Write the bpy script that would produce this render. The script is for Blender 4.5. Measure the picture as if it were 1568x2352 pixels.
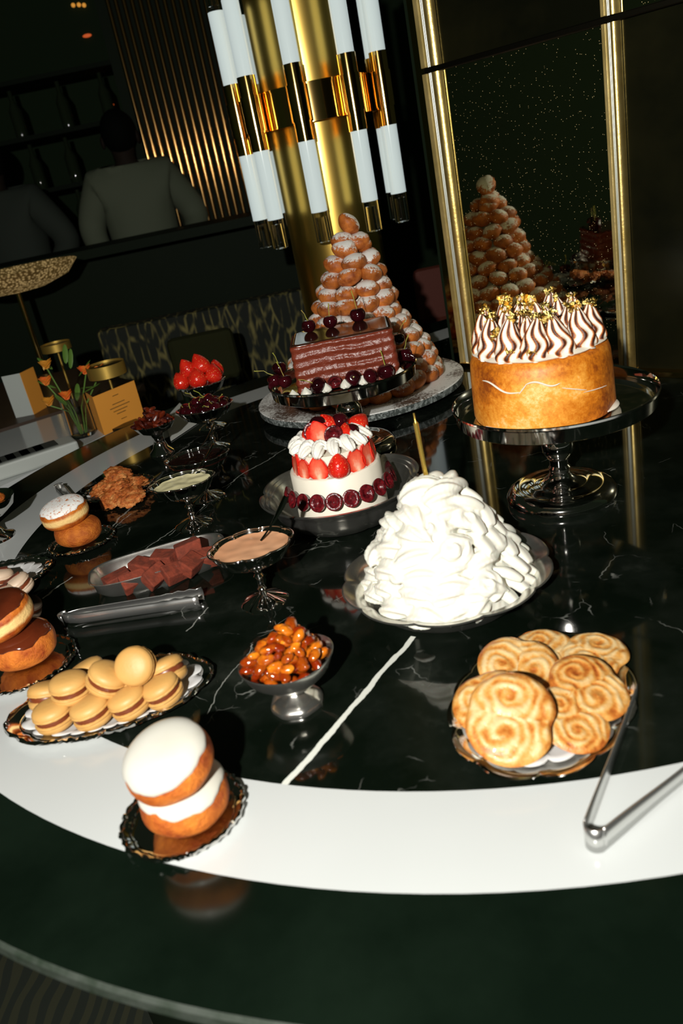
import bpy, math, random
from mathutils import Vector, Matrix, noise
for o in list(bpy.data.objects): bpy.data.objects.remove(o)
S = bpy.context.scene
COL = S.collection
PI = math.pi
sin, cos = math.sin, math.cos

# ---------------------------------------------------------------- camera, light, exposure
TZ = 0.80                        # height of the counter top
CAMH = 0.55                      # camera above the counter top
F_PX = 1863.7
AX_R = Vector((0.97926, -0.07980, -0.18621)).normalized()
AX_F = Vector((0.0, 0.91914, -0.39393)).normalized()
AX_U = AX_R.cross(AX_F).normalized()
CAM = Vector((0, 0, TZ + CAMH))
cd = bpy.data.cameras.new('camera')
cam = bpy.data.objects.new('camera', cd); COL.objects.link(cam)
cam.matrix_world = Matrix.Translation(CAM) @ Matrix((AX_R, AX_U, -AX_F)).transposed().to_4x4()
cd.sensor_fit = 'VERTICAL'; cd.sensor_height = 36; cd.sensor_width = 24
cd.lens = F_PX * 36 / 2352
cd.clip_start = 0.02; cd.clip_end = 60
cd.dof.use_dof = True; cd.dof.focus_distance = 1.45; cd.dof.aperture_fstop = 5.6
S.camera = cam
S.view_settings.view_transform = 'Standard'; S.view_settings.look = 'None'
S.view_settings.gamma = 1; S.view_settings.exposure = 0; S.view_settings.use_curve_mapping = False

w = bpy.data.worlds.new('world'); S.world = w; w.use_nodes = True
w.node_tree.nodes['Background'].inputs[0].default_value = (0.75, 1.0, 0.62, 1)
w.node_tree.nodes['Background'].inputs[1].default_value = 0.010

def light(name, kind, loc, energy, color, size, direction=None):
    l = bpy.data.lights.new(name, kind); l.energy = energy; l.color = color
    if kind == 'AREA': l.size = size
    else: l.shadow_soft_size = size
    o = bpy.data.objects.new(name, l); COL.objects.link(o); o.location = loc
    if direction: o.rotation_euler = Vector(direction).to_track_quat('-Z', 'Y').to_euler()
    return o
# the hand-held flash beside the camera
light('camera_flash', 'POINT', CAM - AX_R * 0.28 + AX_U * 0.05 - AX_F * 0.45, 165, (1, 0.965, 0.9), 0.018)
# ---------------------------------------------------------------- helpers
def at(u, v, h=0.0):
    """ground point (x, y) seen at photo pixel u, v on the level h above the counter"""
    d = AX_R * ((u - 784) / F_PX) - AX_U * ((v - 1176) / F_PX) + AX_F
    t = -(CAMH - h) / d.z
    return d.x * t, d.y * t
def atY(u, v, Y):
    d = AX_R * ((u - 784) / F_PX) - AX_U * ((v - 1176) / F_PX) + AX_F
    t = Y / d.y
    return d.x * t, Y, TZ + CAMH + d.z * t
def smooth01(x): x = max(0, min(1, x)); return x * x * (3 - 2 * x)
def interp(tab, x):
    for (a, b), (c, d) in zip(tab, tab[1:]):
        if x <= c: return b + (d - b) * (x - a) / (c - a) if c != a else b
    return tab[-1][1]

class MB:
    def __init__(s): s.v = []; s.f = []; s.m = []; s.a = []
    def add(s, vs, fs, mi=0, T=None, a=None):
        b = len(s.v)
        for i, p in enumerate(vs):
            p = Vector(p)
            if T is not None: p = T @ p
            s.v.append(p); s.a.append(a[i] if a else 0.0)
        for f in fs: s.f.append([b + i for i in f]); s.m.append(mi)
        return s
    def grid(s, rows, closed=True, cap0=False, cap1=False, mi=0, T=None, A=None):
        n = len(rows[0]); vs = [p for r in rows for p in r]; fs = []
        k = n if closed else n - 1
        for i in range(len(rows) - 1):
            for j in range(k):
                j2 = (j + 1) % n
                fs.append((i * n + j, i * n + j2, (i + 1) * n + j2, (i + 1) * n + j))
        if cap0: fs.append(tuple(range(n - 1, -1, -1)))
        if cap1: fs.append(tuple((len(rows) - 1) * n + j for j in range(n)))
        return s.add(vs, fs, mi, T, [x for r in A for x in r] if A else None)
    def lathe(s, prof, n=48, fn=None, mi=0, T=None, cap0=False, cap1=False, af=None):
        rows = []; A = []
        for i, (r, z) in enumerate(prof):
            row = []; ar = []
            for j in range(n):
                t = 2 * PI * j / n
                rr, zz = fn(t, r, z, i) if fn else (r, z)
                row.append((rr * cos(t), rr * sin(t), zz)); ar.append(af(t, r, z, i) if af else 0.0)
            rows.append(row); A.append(ar)
        return s.grid(rows, True, cap0, cap1, mi, T, A)
    def tube(s, pts, r, n=8, mi=0, T=None, flat=1.0, ridges=0, depth=0.0, twist=0.0, up=None):
        pts = [Vector(p) for p in pts]; rows = []; A = []
        u = None
        for i, p in enumerate(pts):
            d = (pts[min(i + 1, len(pts) - 1)] - pts[max(i - 1, 0)])
            d = d.normalized() if d.length > 1e-9 else Vector((0, 0, 1))
            if u is None:
                u = Vector(up) if up else (Vector((0, 0, 1)) if abs(d.z) < 0.9 else Vector((1, 0, 0)))
            u = (u - d * u.dot(d)); u = u.normalized() if u.length > 1e-9 else d.orthogonal().normalized()
            q = d.cross(u)
            rr = r[i] if isinstance(r, (list, tuple)) else r
            row = []; ar = []
            for j in range(n):
                t = 2 * PI * j / n; m = 1.0; a = 0.0
                if ridges:
                    a = 0.5 + 0.5 * cos(ridges * (t + twist * i / len(pts)))
                    m = 1 - depth * (1 - a)
                row.append(p + q * (cos(t) * rr * m) + u * (sin(t) * rr * m * flat)); ar.append(a)
            rows.append(row); A.append(ar)
        return s.grid(rows, True, True, True, mi, T, A)
    def box(s, c, d, rz=0, mi=0, T=None):
        x, y, z = [k / 2 for k in d]
        vs = [(sx * x, sy * y, sz * z) for sz in (-1, 1) for sx, sy in ((-1, -1), (1, -1), (1, 1), (-1, 1))]
        M = Matrix.Translation(c) @ Matrix.Rotation(rz, 4, 'Z')
        if T is not None: M = T @ M
        return s.add(vs, [(3, 2, 1, 0), (4, 5, 6, 7), (0, 1, 5, 4), (1, 2, 6, 5), (2, 3, 7, 6), (3, 0, 4, 7)], mi, M)
    def ell(s, c, rad, n=20, m=12, mi=0, T=None, fn=None):
        rows = []
        for i in range(m + 1):
            ph = -PI / 2 + PI * i / m
            row = []
            for j in range(n):
                t = 2 * PI * j / n
                d = Vector((cos(ph) * cos(t), cos(ph) * sin(t), sin(ph)))
                k = fn(d) if fn else 1
                row.append((c[0] + rad[0] * d.x * k, c[1] + rad[1] * d.y * k, c[2] + rad[2] * d.z * k))
            rows.append(row)
        return s.grid(rows, True, True, True, mi, T)
    def build(s, name, mats, parent=None, loc=None, rot=None, sharp=None, bevel=0, sub=0, flat=False):
        me = bpy.data.meshes.new(name)
        me.from_pydata([tuple(p) for p in s.v], [], s.f); me.validate(); me.update()
        if not isinstance(mats, (list, tuple)): mats = [mats]
        for m in mats: me.materials.append(m)
        if len(mats) > 1 and len(s.m) == len(me.polygons): me.polygons.foreach_set('material_index', s.m)
        if any(s.a):
            at_ = me.attributes.new('ridge', 'FLOAT', 'POINT')
            if len(at_.data) == len(s.a): at_.data.foreach_set('value', s.a)
        me.polygons.foreach_set('use_smooth', [not flat] * len(me.polygons))
        import bmesh
        bm = bmesh.new(); bm.from_mesh(me); bmesh.ops.recalc_face_normals(bm, faces=bm.faces); bm.to_mesh(me); bm.free()
        if not flat: me.set_sharp_from_angle(angle=math.radians(sharp if sharp else 50))
        o = bpy.data.objects.new(name, me); COL.objects.link(o)
        if parent: o.parent = parent
        if loc is not None: o.location = loc
        if rot is not None: o.rotation_euler = rot
        if bevel:
            b = o.modifiers.new('bevel', 'BEVEL'); b.width = bevel; b.segments = 2; b.limit_method = 'ANGLE'
        if sub:
            b = o.modifiers.new('sub', 'SUBSURF'); b.levels = sub; b.render_levels = sub
        return o
def tag(o, label, cat, group=None, kind=None):
    o['label'] = label; o['category'] = cat
    if group: o['group'] = group
    if kind: o['kind'] = kind
    return o
def struct(o): o['kind'] = 'structure'; return o
def thing(name, label, cat, loc, rz=0, group=None, rot=None):
    o = bpy.data.objects.new(name, None); COL.objects.link(o); o.empty_display_size = 0.02
    o.location = loc; o.rotation_euler = rot if rot else (0, 0, rz)
    return tag(o, label, cat, group)
def copy_tree(o, parent=None, label=None, loc=None, rot=None, group=None, scale=None):
    c = o.copy(); COL.objects.link(c); c.parent = parent
    if label: c['label'] = label
    if group: c['group'] = group
    if loc is not None: c.location = loc
    if rot is not None: c.rotation_euler = rot
    if scale: c.scale = (scale,) * 3
    for ch in [k for k in o.children]: copy_tree(ch, c)
    return c
def tilt(t_, az, spin):
    return (Matrix.Rotation(az, 3, 'Z') @ Matrix.Rotation(t_, 3, 'X') @ Matrix.Rotation(spin, 3, 'Z')).to_euler()
class Stock:
    """the first take() places the prototype itself, later ones copy it with its parts"""
    def __init__(s, proto): s.p = proto; s.used = False
    def take(s, loc, rot, label=None, group=None, scale=1.0):
        if not s.used:
            o = s.p; s.used = True
            o.location = loc; o.rotation_euler = rot; o.scale = (scale,) * 3
            if label: o['label'] = label
            if group: o['group'] = group
            return o
        return copy_tree(s.p, None, label, loc, rot, group, scale)

# ---------------------------------------------------------------- materials
def rgb(r, g, b):
    def f(c):
        c /= 255; return c / 12.92 if c <= 0.04045 else ((c + 0.055) / 1.055) ** 2.4
    return (f(r), f(g), f(b), 1)
class NT:
    def __init__(s, name):
        s.m = bpy.data.materials.new(name); s.m.use_nodes = True
        s.t = s.m.node_tree; s.b = s.t.nodes['Principled BSDF']; s._c = None
    def n(s, typ, **kw):
        x = s.t.nodes.new(typ)
        for k, v in kw.items(): setattr(x, k, v)
        return x
    def l(s, a, b): s.t.links.new(a, b)
    def co(s, rand=True):
        if s._c: return s._c
        tc = s.n('ShaderNodeTexCoord'); oi = s.n('ShaderNodeObjectInfo')
        ad = s.n('ShaderNodeVectorMath', operation='ADD')
        ml = s.n('ShaderNodeMath', operation='MULTIPLY'); s.l(oi.outputs['Random'], ml.inputs[0]); ml.inputs[1].default_value = 7.0 if rand else 0
        s.l(tc.outputs['Object'], ad.inputs[0]); s.l(ml.outputs[0], ad.inputs[1])
        s.raw = tc.outputs['Object']; s._c = ad.outputs[0]; return s._c
    def noise(s, scale, detail=3, rough=0.55, vec=None, dist=0):
        x = s.n('ShaderNodeTexNoise'); x.inputs['Scale'].default_value = scale; x.inputs['Detail'].default_value = detail
        x.inputs['Roughness'].default_value = rough; x.inputs['Distortion'].default_value = dist
        s.l(vec if vec is not None else s.co(), x.inputs['Vector']); return x.outputs[0]
    def ramp(s, fac, stops):
        x = s.n('ShaderNodeValToRGB'); e = x.color_ramp.elements
        while len(e) < len(stops): e.new(0.5)
        for k, (p, c) in enumerate(stops):
            e[k].position = p; e[k].color = c if len(c) == 4 else (*c, 1)
        s.l(fac, x.inputs[0]); return x.outputs[0]
    def math(s, op, a, b=None, clamp=False):
        x = s.n('ShaderNodeMath', operation=op); x.use_clamp = clamp
        for i, q in enumerate((a, b)):
            if q is None: continue
            if isinstance(q, (int, float)): x.inputs[i].default_value = q
            else: s.l(q, x.inputs[i])
        return x.outputs[0]
    def mix(s, fac, a, b):
        x = s.n('ShaderNodeMix', data_type='RGBA')
        for i, q in ((0, fac), (6, a), (7, b)):
            if isinstance(q, (int, float)): x.inputs[i].default_value = q
            elif isinstance(q, tuple): x.inputs[i].default_value = q
            else: s.l(q, x.inputs[i])
        return x.outputs[2]
    def sep(s, v):
        x = s.n('ShaderNodeSeparateXYZ'); s.l(v, x.inputs[0]); return x.outputs
    def attr(s, name='ridge'):
        x = s.n('ShaderNodeAttribute'); x.attribute_name = name; return x.outputs['Fac']
    def bump(s, h, strength=0.3, dist=0.002):
        x = s.n('ShaderNodeBump'); x.inputs['Strength'].default_value = strength; x.inputs['Distance'].default_value = dist
        s.l(h, x.inputs['Height']); s.l(x.outputs[0], s.b.inputs['Normal']); return s
    def set(s, **kw):
        names = dict(base='Base Color', rough='Roughness', metal='Metallic', ior='IOR', spec='Specular IOR Level', coat='Coat Weight',
                     coatr='Coat Roughness', sss='Subsurface Weight', sssr='Subsurface Radius', ssss='Subsurface Scale', trans='Transmission Weight',
                     em='Emission Color', ems='Emission Strength', aniso='Anisotropic', sheen='Sheen Weight')
        for k, v in kw.items():
            i = s.b.inputs[names[k]]
            if hasattr(v, 'is_linked') or hasattr(v, 'links'): s.l(v, i)
            else: i.default_value = v
        return s
def simple(name, base, rough=0.5, metal=0, c2=None, nscale=40, bump=0, bscale=80, tint=None, **kw):
    t = NT(name)
    b = base
    if c2: b = t.ramp(t.noise(nscale), [(0.35, base), (0.65, c2)])
    if tint:
        oi = t.n('ShaderNodeObjectInfo'); b = t.mix(t.ramp(oi.outputs['Random'], [(0.3, (0, 0, 0, 1)), (0.9, (1, 1, 1, 1))]), b, tint)
    t.set(base=b, rough=rough, metal=metal, **kw)
    if bump: t.bump(t.noise(bscale, 4), bump)
    return t.m

M = {}
M['chrome'] = simple('polished_silver', (0.80, 0.79, 0.76, 1), 0.07, 1)
M['silver'] = simple('worn_silver', (0.72, 0.71, 0.66, 1), 0.22, 0.95, c2=(0.5, 0.49, 0.45, 1), nscale=30, bump=0.05, bscale=60)
M['brushed'] = simple('brushed_steel', (0.68, 0.68, 0.66, 1), 0.24, 0.94)
M['brass'] = simple('polished_brass', (0.95, 0.62, 0.2, 1), 0.1, 1)
M['satin_brass'] = simple('satin_brass', (0.96, 0.66, 0.16, 1), 0.30, 1, c2=(0.92, 0.60, 0.13, 1), nscale=3)
M['lamp_brass'] = simple('lamp_brass', (0.50, 0.33, 0.07, 1), 0.45, 0.8)
M['rod_brass'] = simple('rod_brass', (0.62, 0.36, 0.13, 1), 0.14, 1)
M['roll_brass'] = simple('roll_brass', (0.80, 0.60, 0.22, 1), 0.34, 0.9, c2=(0.66, 0.47, 0.14, 1), nscale=25, bump=0.2, bscale=150)
M['frame_brass'] = simple('aged_frame_brass', (0.66, 0.50, 0.20, 1), 0.45, 0.55, c2=(0.48, 0.36, 0.12, 1), nscale=18, bump=0.3, bscale=120)
M['frame_steel'] = simple('pale_frame_metal', (0.66, 0.70, 0.64, 1), 0.35, 0.7)
M['dark_metal'] = simple('dark_bronze', (0.05, 0.045, 0.03, 1), 0.35, 1)
t = NT('clear_glass'); t.set(base=(1, 1, 1, 1), rough=0.02, trans=1.0, ior=1.45); M['glass'] = t.m
t = NT('opal_glass_lit'); t.set(base=(0.50, 0.56, 0.54, 1), rough=0.10, em=(0.80, 0.93, 0.92, 1), ems=0.42); M['opal'] = t.m

# black marble with thin white veins
def marble(name, veins=True):
    t = NT(name); c = t.co(False)
    base = t.ramp(t.noise(9, 6, 0.6), [(0.42, (0.0022, 0.0042, 0.0024, 1)), (0.60, (0.006, 0.0085, 0.006, 1)), (0.78, (0.024, 0.028, 0.022, 1))])
    if veins:
        wv = t.n('ShaderNodeVectorMath', operation='ADD'); nz = t.n('ShaderNodeTexNoise'); nz.inputs['Scale'].default_value = 7; nz.inputs['Detail'].default_value = 5
        t.l(c, nz.inputs['Vector'])
        sc = t.n('ShaderNodeVectorMath', operation='SCALE'); sc.inputs['Scale'].default_value = 0.13; t.l(nz.outputs['Color'], sc.inputs[0])
        t.l(c, wv.inputs[0]); t.l(sc.outputs[0], wv.inputs[1])
        def layer(scale, width, thr, amt):
            vo = t.n('ShaderNodeTexVoronoi', feature='DISTANCE_TO_EDGE'); vo.inputs['Scale'].default_value = scale; t.l(wv.outputs[0], vo.inputs['Vector'])
            line = t.ramp(vo.outputs['Distance'], [(0.0, (1, 1, 1, 1)), (width, (0, 0, 0, 1))])
            msk = t.ramp(t.noise(scale * 0.9, 3), [(thr, (0, 0, 0, 1)), (thr + 0.10, (1, 1, 1, 1))])
            return t.math('MULTIPLY', t.math('MULTIPLY', line, msk), amt)
        v = t.math('ADD', layer(4.5, 0.007, 0.60, 0.30), layer(13, 0.012, 0.56, 0.28))
        # the broad chalk-white vein running in from the near edge, and two finer ones at the far left
        x, y, _z = t.sep(c)[0:3]
        def streak(p, q, wd, amp, sc_=26):
            (ax, ay), (bx, by) = p, q
            L = math.hypot(bx - ax, by - ay); dx, dy = (bx - ax) / L, (by - ay) / L
            wob = t.math('MULTIPLY', t.math('SUBTRACT', t.noise(sc_, 4), 0.5), amp)
            px = t.math('SUBTRACT', x, ax); py = t.math('SUBTRACT', y, ay)
            al = t.math('ADD', t.math('MULTIPLY', px, dx), t.math('MULTIPLY', py, dy))
            pe = t.math('ABSOLUTE', t.math('ADD', t.math('ADD', t.math('MULTIPLY', px, -dy), t.math('MULTIPLY', py, dx)), wob))
            on = t.math('LESS_THAN', pe, wd)
            inn = t.math('MULTIPLY', t.math('GREATER_THAN', al, 0.0), t.math('LESS_THAN', al, L))
            return t.math('MULTIPLY', on, inn)
        st = streak(at(650, 1806), at(950, 1462), 0.0036, 0.010)
        for P, Q, wd in (((235, 1232), (350, 1110), .0028), ((205, 1262), (300, 1180), .0016), ((420, 1200), (330, 1265), .0012), ((510, 1120), (655, 1030), .0016),
                         ((390, 1230), (470, 1160), .0011), ((430, 1450), (475, 1395), .0016), ((470, 1640), (575, 1480), .0009), ((100, 1375), (165, 1325), .002)):
            st = t.math('MAXIMUM', st, t.math('MULTIPLY', streak(at(*P), at(*Q), wd * .8, 0.034, 16), 0.34))
        v = t.math('MAXIMUM', v, st, True)
        base = t.mix(v, base, (0.66, 0.68, 0.62, 1))
    t.set(base=base, rough=0.06, spec=0.5)
    return t.m
M['marble'] = marble('black_marble')
t = NT('honed_black_border'); t.set(base=t.ramp(t.noise(6, 5), [(0.4, (0.0022, 0.0050, 0.0028, 1)), (0.75, (0.0055, 0.011, 0.0065, 1))]), rough=0.13); M['border'] = t.m
M['white_stone'] = simple('white_stone', (0.50, 0.525, 0.52, 1), 0.14, c2=(0.52, 0.545, 0.54, 1), nscale=4)
M['edge'] = simple('counter_edge', (0.05, 0.06, 0.05, 1), 0.35, 0.2, c2=(0.02, 0.03, 0.02, 1), nscale=50)
M['dark_wood'] = simple('dark_wood', (0.008, 0.014, 0.007, 1), 0.6, spec=0.08)
M['black_wall'] = simple('dark_wall', (0.020, 0.036, 0.017, 1), 0.8, spec=0.1)
t = NT('patterned_carpet')
wv = t.n('ShaderNodeTexWave'); wv.inputs['Scale'].default_value = 9; wv.inputs['Distortion'].default_value = 9; wv.inputs['Detail'].default_value = 1; wv.inputs['Detail Scale'].default_value = 0.6
t.l(t.co(), wv.inputs['Vector'])
t.set(base=t.ramp(wv.outputs['Fac'], [(0.45, (0.005, 0.009, 0.004, 1)), (0.62, (0.018, 0.020, 0.007, 1))]), rough=0.95); M['carpet'] = t.m
# woven ikat pattern of the banquette
t = NT('ikat_fabric'); c = t.co()
mp = t.n('ShaderNodeMapping'); t.l(c, mp.inputs[0]); mp.inputs['Scale'].default_value = (1, 1, 0.30)
nz = t.noise(30, 2, vec=mp.outputs[0]); wv = t.n('ShaderNodeTexVoronoi', feature='DISTANCE_TO_EDGE'); wv.inputs['Scale'].default_value = 26
t.l(mp.outputs[0], wv.inputs['Vector'])
f1 = t.ramp(wv.outputs['Distance'], [(0.03, (1, 1, 1, 1)), (0.13, (0, 0, 0, 1))])
t.set(base=t.mix(t.math('MULTIPLY', f1, t.ramp(nz, [(0.4, (0, 0, 0, 1)), (0.6, (1, 1, 1, 1))])), (0.006, 0.010, 0.005, 1), (0.22, 0.19, 0.06, 1)), rough=0.8); M['ikat'] = t.m
# antique mirror: dark, slightly hammered, flash glints on its speckle painted as gold flecks
t = NT('antique_mirror'); c = t.co(False)
vo = t.n('ShaderNodeTexVoronoi'); vo.inputs['Scale'].default_value = 330; t.l(c, vo.inputs['Vector'])
r_, g_, b_ = t.n('ShaderNodeSeparateColor'), None, None
t.l(vo.outputs['Color'], r_.inputs[0])
spk = t.math('MULTIPLY', t.math('LESS_THAN', vo.outputs['Distance'], 0.22), t.math('GREATER_THAN', r_.outputs[0], 0.90))
t.set(base=t.mix(spk, (0.62, 0.60, 0.43, 1), (0.95, 0.8, 0.45, 1)), metal=1, rough=t.math('ADD', 0.025, t.math('MULTIPLY', spk, 0.75)))
t.bump(t.noise(130, 2), 0.035, 0.0006); M['mirror'] = t.m
t = NT('dark_lacquer'); t.set(base=t.ramp(t.noise(5, 4), [(0.4, (0.012, 0.013, 0.006, 1)), (0.7, (0.03, 0.028, 0.011, 1))]), rough=0.22, metal=0.6); t.bump(t.noise(300, 2), 0.15, 0.0005); M['lacquer'] = t.m

# food
def dough(name, dark, light, pale=None, band=0.010, bscale=140, sugar=0.0, bump=0.5, rough=0.55, z0=0.0):
    t = NT(name); c = t.co(); z = t.sep(t.raw)[2]
    col = t.ramp(t.noise(45, 4, 0.6), [(0.3, dark), (0.68, light)])
    oi = t.n('ShaderNodeObjectInfo'); hv = t.n('ShaderNodeHueSaturation'); t.l(t.math('ADD', 0.78, t.math('MULTIPLY', oi.outputs['Random'], 0.34)), hv.inputs['Value']); t.l(col, hv.inputs['Color']); col = hv.outputs[0]
    if pale:
        wob = t.math('ADD', t.math('SUBTRACT', z, z0), t.math('MULTIPLY', t.math('SUBTRACT', t.noise(38, 3), 0.5), band * 1.3))
        k = t.math('DIVIDE', t.math('ABSOLUTE', wob), band)
        col = t.mix(t.ramp(k, [(0.45, (1, 1, 1, 1)), (1.0, (0, 0, 0, 1))]), col, pale)
    if sugar:
        geo = t.n('ShaderNodeNewGeometry'); nzz = t.sep(geo.outputs['Normal'])[2]
        k = t.math('ADD', t.math('MULTIPLY', t.math('SUBTRACT', t.noise(220, 4, 0.7), 0.5), 1.7), t.math('MULTIPLY', z, sugar))
        k = t.math('ADD', k, t.math('MULTIPLY', t.math('SUBTRACT', t.noise(35, 2), 0.5), 1.3))
        col = t.mix(t.ramp(k, [(0.36, (0, 0, 0, 1)), (0.62, (0.95, 0.95, 0.95, 1))]), col, (0.82, 0.82, 0.78, 1))
    t.set(base=col, rough=rough, spec=0.35)
    t.bump(t.noise(bscale, 5, 0.65), bump, 0.002)
    return t.m
M['fried'] = dough('fried_dough', rgb(150, 62, 12), rgb(214, 122, 36), rgb(240, 200, 130), 0.008, sugar=0, bump=0.9)
M['fried_crust'] = dough('sugared_crust', rgb(150, 58, 12), rgb(222, 128, 40), bump=1.2, bscale=260)
M['puff'] = dough('choux', rgb(130, 58, 18), rgb(214, 124, 50), sugar=42, bump=0.35, bscale=90)
M['puff_plain'] = dough('choux_plain', rgb(140, 60, 16), rgb(212, 120, 48), sugar=18, bump=0.35, bscale=90)
t = NT('powdered_top'); c = t.co()
t.set(base=t.mix(t.ramp(t.noise(160, 5, 0.7), [(0.36, (1, 1, 1, 1)), (0.46, (0, 0, 0, 1))]), (0.86, 0.85, 0.82, 1), rgb(196, 110, 40)), rough=0.9); t.bump(t.noise(300, 4), 0.6, 0.001); M['powder'] = t.m
M['white_icing'] = simple('white_icing', (0.54, 0.53, 0.46, 1), 0.3, c2=(0.57, 0.56, 0.50, 1), nscale=20)
M['choc_glaze'] = simple('chocolate_glaze', rgb(92, 38, 18), 0.13, c2=rgb(74, 30, 14), nscale=25, coat=0.5)
M['choc_filling'] = simple('chocolate_filling', rgb(110, 52, 26), 0.35)
M['mac_orange'] = simple('orange_macaron_shell', (0.55, 0.30, 0.085, 1), 0.5, c2=(0.58, 0.33, 0.10, 1), nscale=30, bump=0.12, bscale=250)
M['mac_pink'] = simple('pale_macaron_shell', (0.62, 0.47, 0.34, 1), 0.5, bump=0.12, bscale=250)
M['cocoa_brush'] = simple('cocoa_streak', rgb(104, 44, 20), 0.8)
t = NT('whipped_cream'); t.set(base=(0.76, 0.745, 0.65, 1), rough=0.45, sss=0.15, ssss=0.01); M['cream'] = t.m
M['cream_white'] = simple('white_piped_cream', (0.86, 0.84, 0.76, 1), 0.45)
M['cream_smooth'] = simple('smooth_cream', (0.84, 0.79, 0.66, 1), 0.45)
t = NT('toasted_meringue'); a = t.attr()
a2 = t.math('ADD', a, t.math('MULTIPLY', t.math('SUBTRACT', t.noise(60, 3), 0.5), 0.7))
t.set(base=t.ramp(a2, [(0.42, (0.88, 0.83, 0.72, 1)), (0.62, rgb(226, 160, 104)), (0.76, rgb(158, 78, 28)), (0.95, rgb(60, 26, 12))]), rough=0.5); t.bump(t.noise(500, 2), 0.2, 0.001); M['meringue'] = t.m
t = NT('torched_frosting'); c = t.co()
k = t.math('ADD', t.noise(7.5, 4, 0.55), t.math('MULTIPLY', t.math('SUBTRACT', t.noise(140, 3, 0.8), 0.5), 0.35))
t.set(base=t.ramp(k, [(0.30, rgb(140, 66, 8)), (0.42, rgb(206, 118, 20)), (0.54, rgb(238, 164, 60)), (0.66, rgb(254, 218, 150))]), rough=0.5); t.bump(t.noise(14, 4), 0.5, 0.004); M['torched'] = t.m
t = NT('gold_leaf'); t.set(base=(0.98, 0.72, 0.22, 1), rough=0.22, metal=1); t.bump(t.noise(400, 3), 1.0, 0.002); M['gold'] = t.m
t = NT('combed_chocolate'); c = t.co(); z = t.sep(t.raw)[2]
st = t.math('SINE', t.math('MULTIPLY', t.math('ADD', z, t.math('MULTIPLY', t.noise(9, 3), 0.006)), 370))
t.set(base=rgb(118, 50, 32), rough=0.36, spec=0.45)
t.bump(t.math('ADD', t.math('MULTIPLY', st, 0.35), t.math('MULTIPLY', t.noise(105, 2, 0.5, dist=0.6), 1.5)), 0.6, 0.0022); M['choc_side'] = t.m
M['choc_top'] = simple('reflection_dark_chocolate', rgb(56, 30, 20), 0.10, coat=0.4, coatr=0.08)  # darker than the sides: reflection of the dark room put into the colour
M['truffle'] = simple('cocoa_powder', rgb(128, 52, 30), 0.85, c2=rgb(96, 38, 20), nscale=90, bump=0.5, bscale=200)
M['cherry'] = simple('cherry_skin', (0.045, 0.003, 0.006, 1), 0.1, c2=(0.012, 0.001, 0.002, 1), nscale=30, coat=0.5)
M['cherry_cut'] = simple('cut_cherry', (0.16, 0.008, 0.012, 1), 0.22, c2=(0.04, 0.002, 0.004, 1), nscale=160, bump=0.8, bscale=160)
M['stem'] = simple('cherry_stem', (0.36, 0.42, 0.05, 1), 0.5, c2=(0.36, 0.26, 0.07, 1), nscale=60)
t = NT('strawberry_skin'); c = t.co()
vo = t.n('ShaderNodeTexVoronoi'); vo.inputs['Scale'].default_value = 260; t.l(c, vo.inputs['Vector'])
seed = t.math('LESS_THAN', vo.outputs['Distance'], 0.17)
t.set(base=t.mix(seed, t.ramp(t.noise(40, 2), [(0.3, (0.62, 0.012, 0.006, 1)), (0.7, (0.74, 0.03, 0.012, 1))]), (0.85, 0.5, 0.16, 1)), rough=0.2, coat=0.4)
t.bump(vo.outputs['Distance'], 0.5, 0.0012); M['berry'] = t.m
t = NT('cut_strawberry'); c = t.co(); a = t.attr()
t.set(base=t.ramp(t.math('ADD', a, t.math('MULTIPLY', t.math('SUBTRACT', t.noise(120, 3), 0.5), 0.35)), [(0.15, rgb(250, 190, 160)), (0.4, rgb(240, 110, 80)), (0.8, rgb(214, 28, 14))]), rough=0.3); t.bump(t.noise(250, 3), 0.3, 0.001); M['berry_cut'] = t.m
M['almond'] = simple('candied_almond', rgb(140, 48, 6), 0.14, c2=rgb(236, 140, 30), nscale=60, bump=0.4, bscale=160, coat=0.8, tint=rgb(120, 34, 4))
M['pecan'] = simple('candied_pecan', rgb(70, 20, 8), 0.12, c2=rgb(120, 44, 18), nscale=60, bump=0.6, bscale=200, coat=0.9, tint=rgb(50, 14, 6))
t = NT('caramelised_oat'); t.set(base=t.ramp(t.noise(75, 6, 0.7), [(0.3, rgb(80, 30, 8)), (0.47, rgb(190, 98, 34)), (0.66, rgb(232, 160, 90))]), rough=0.35); t.bump(t.noise(110, 6, 0.7), 1.0, 0.006); M['florentine'] = t.m
t = NT('palmier_pastry'); c = t.co(); a = t.attr()
k = t.math('ADD', t.math('MULTIPLY', a, 0.20), t.math('ADD', t.math('MULTIPLY', t.noise(60, 5, 0.7), 0.55), t.math('MULTIPLY', t.noise(17, 2, 0.5), 0.42)))
t.set(base=t.ramp(k, [(0.40, (0.20, 0.035, 0.004, 1)), (0.49, (0.42, 0.13, 0.018, 1)), (0.58, (0.55, 0.27, 0.06, 1)), (0.72, (0.62, 0.45, 0.22, 1))]), rough=0.42, coat=0.1); t.bump(t.noise(120, 4), 0.5, 0.003); M['palmier'] = t.m
M['caramel'] = simple('pink_caramel', rgb(226, 172, 132), 0.15, c2=rgb(216, 158, 118), nscale=18, bump=0.06, bscale=60)
M['custard'] = simple('pale_custard', rgb(222, 214, 168), 0.3, bump=0.25, bscale=40)
M['dark_sauce'] = simple('dark_sauce', (0.012, 0.004, 0.003, 1), 0.07)
M['paper'] = simple('doily_paper', (0.56, 0.56, 0.55, 1), 0.85)
M['napkin'] = simple('napkin_cloth', (0.62, 0.64, 0.60, 1), 0.9)
M['card_white'] = simple('menu_card_grey', (0.45, 0.49, 0.46, 1), 0.8)
M['card_orange'] = simple('menu_card_orange', rgb(238, 160, 60), 0.7)
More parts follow.
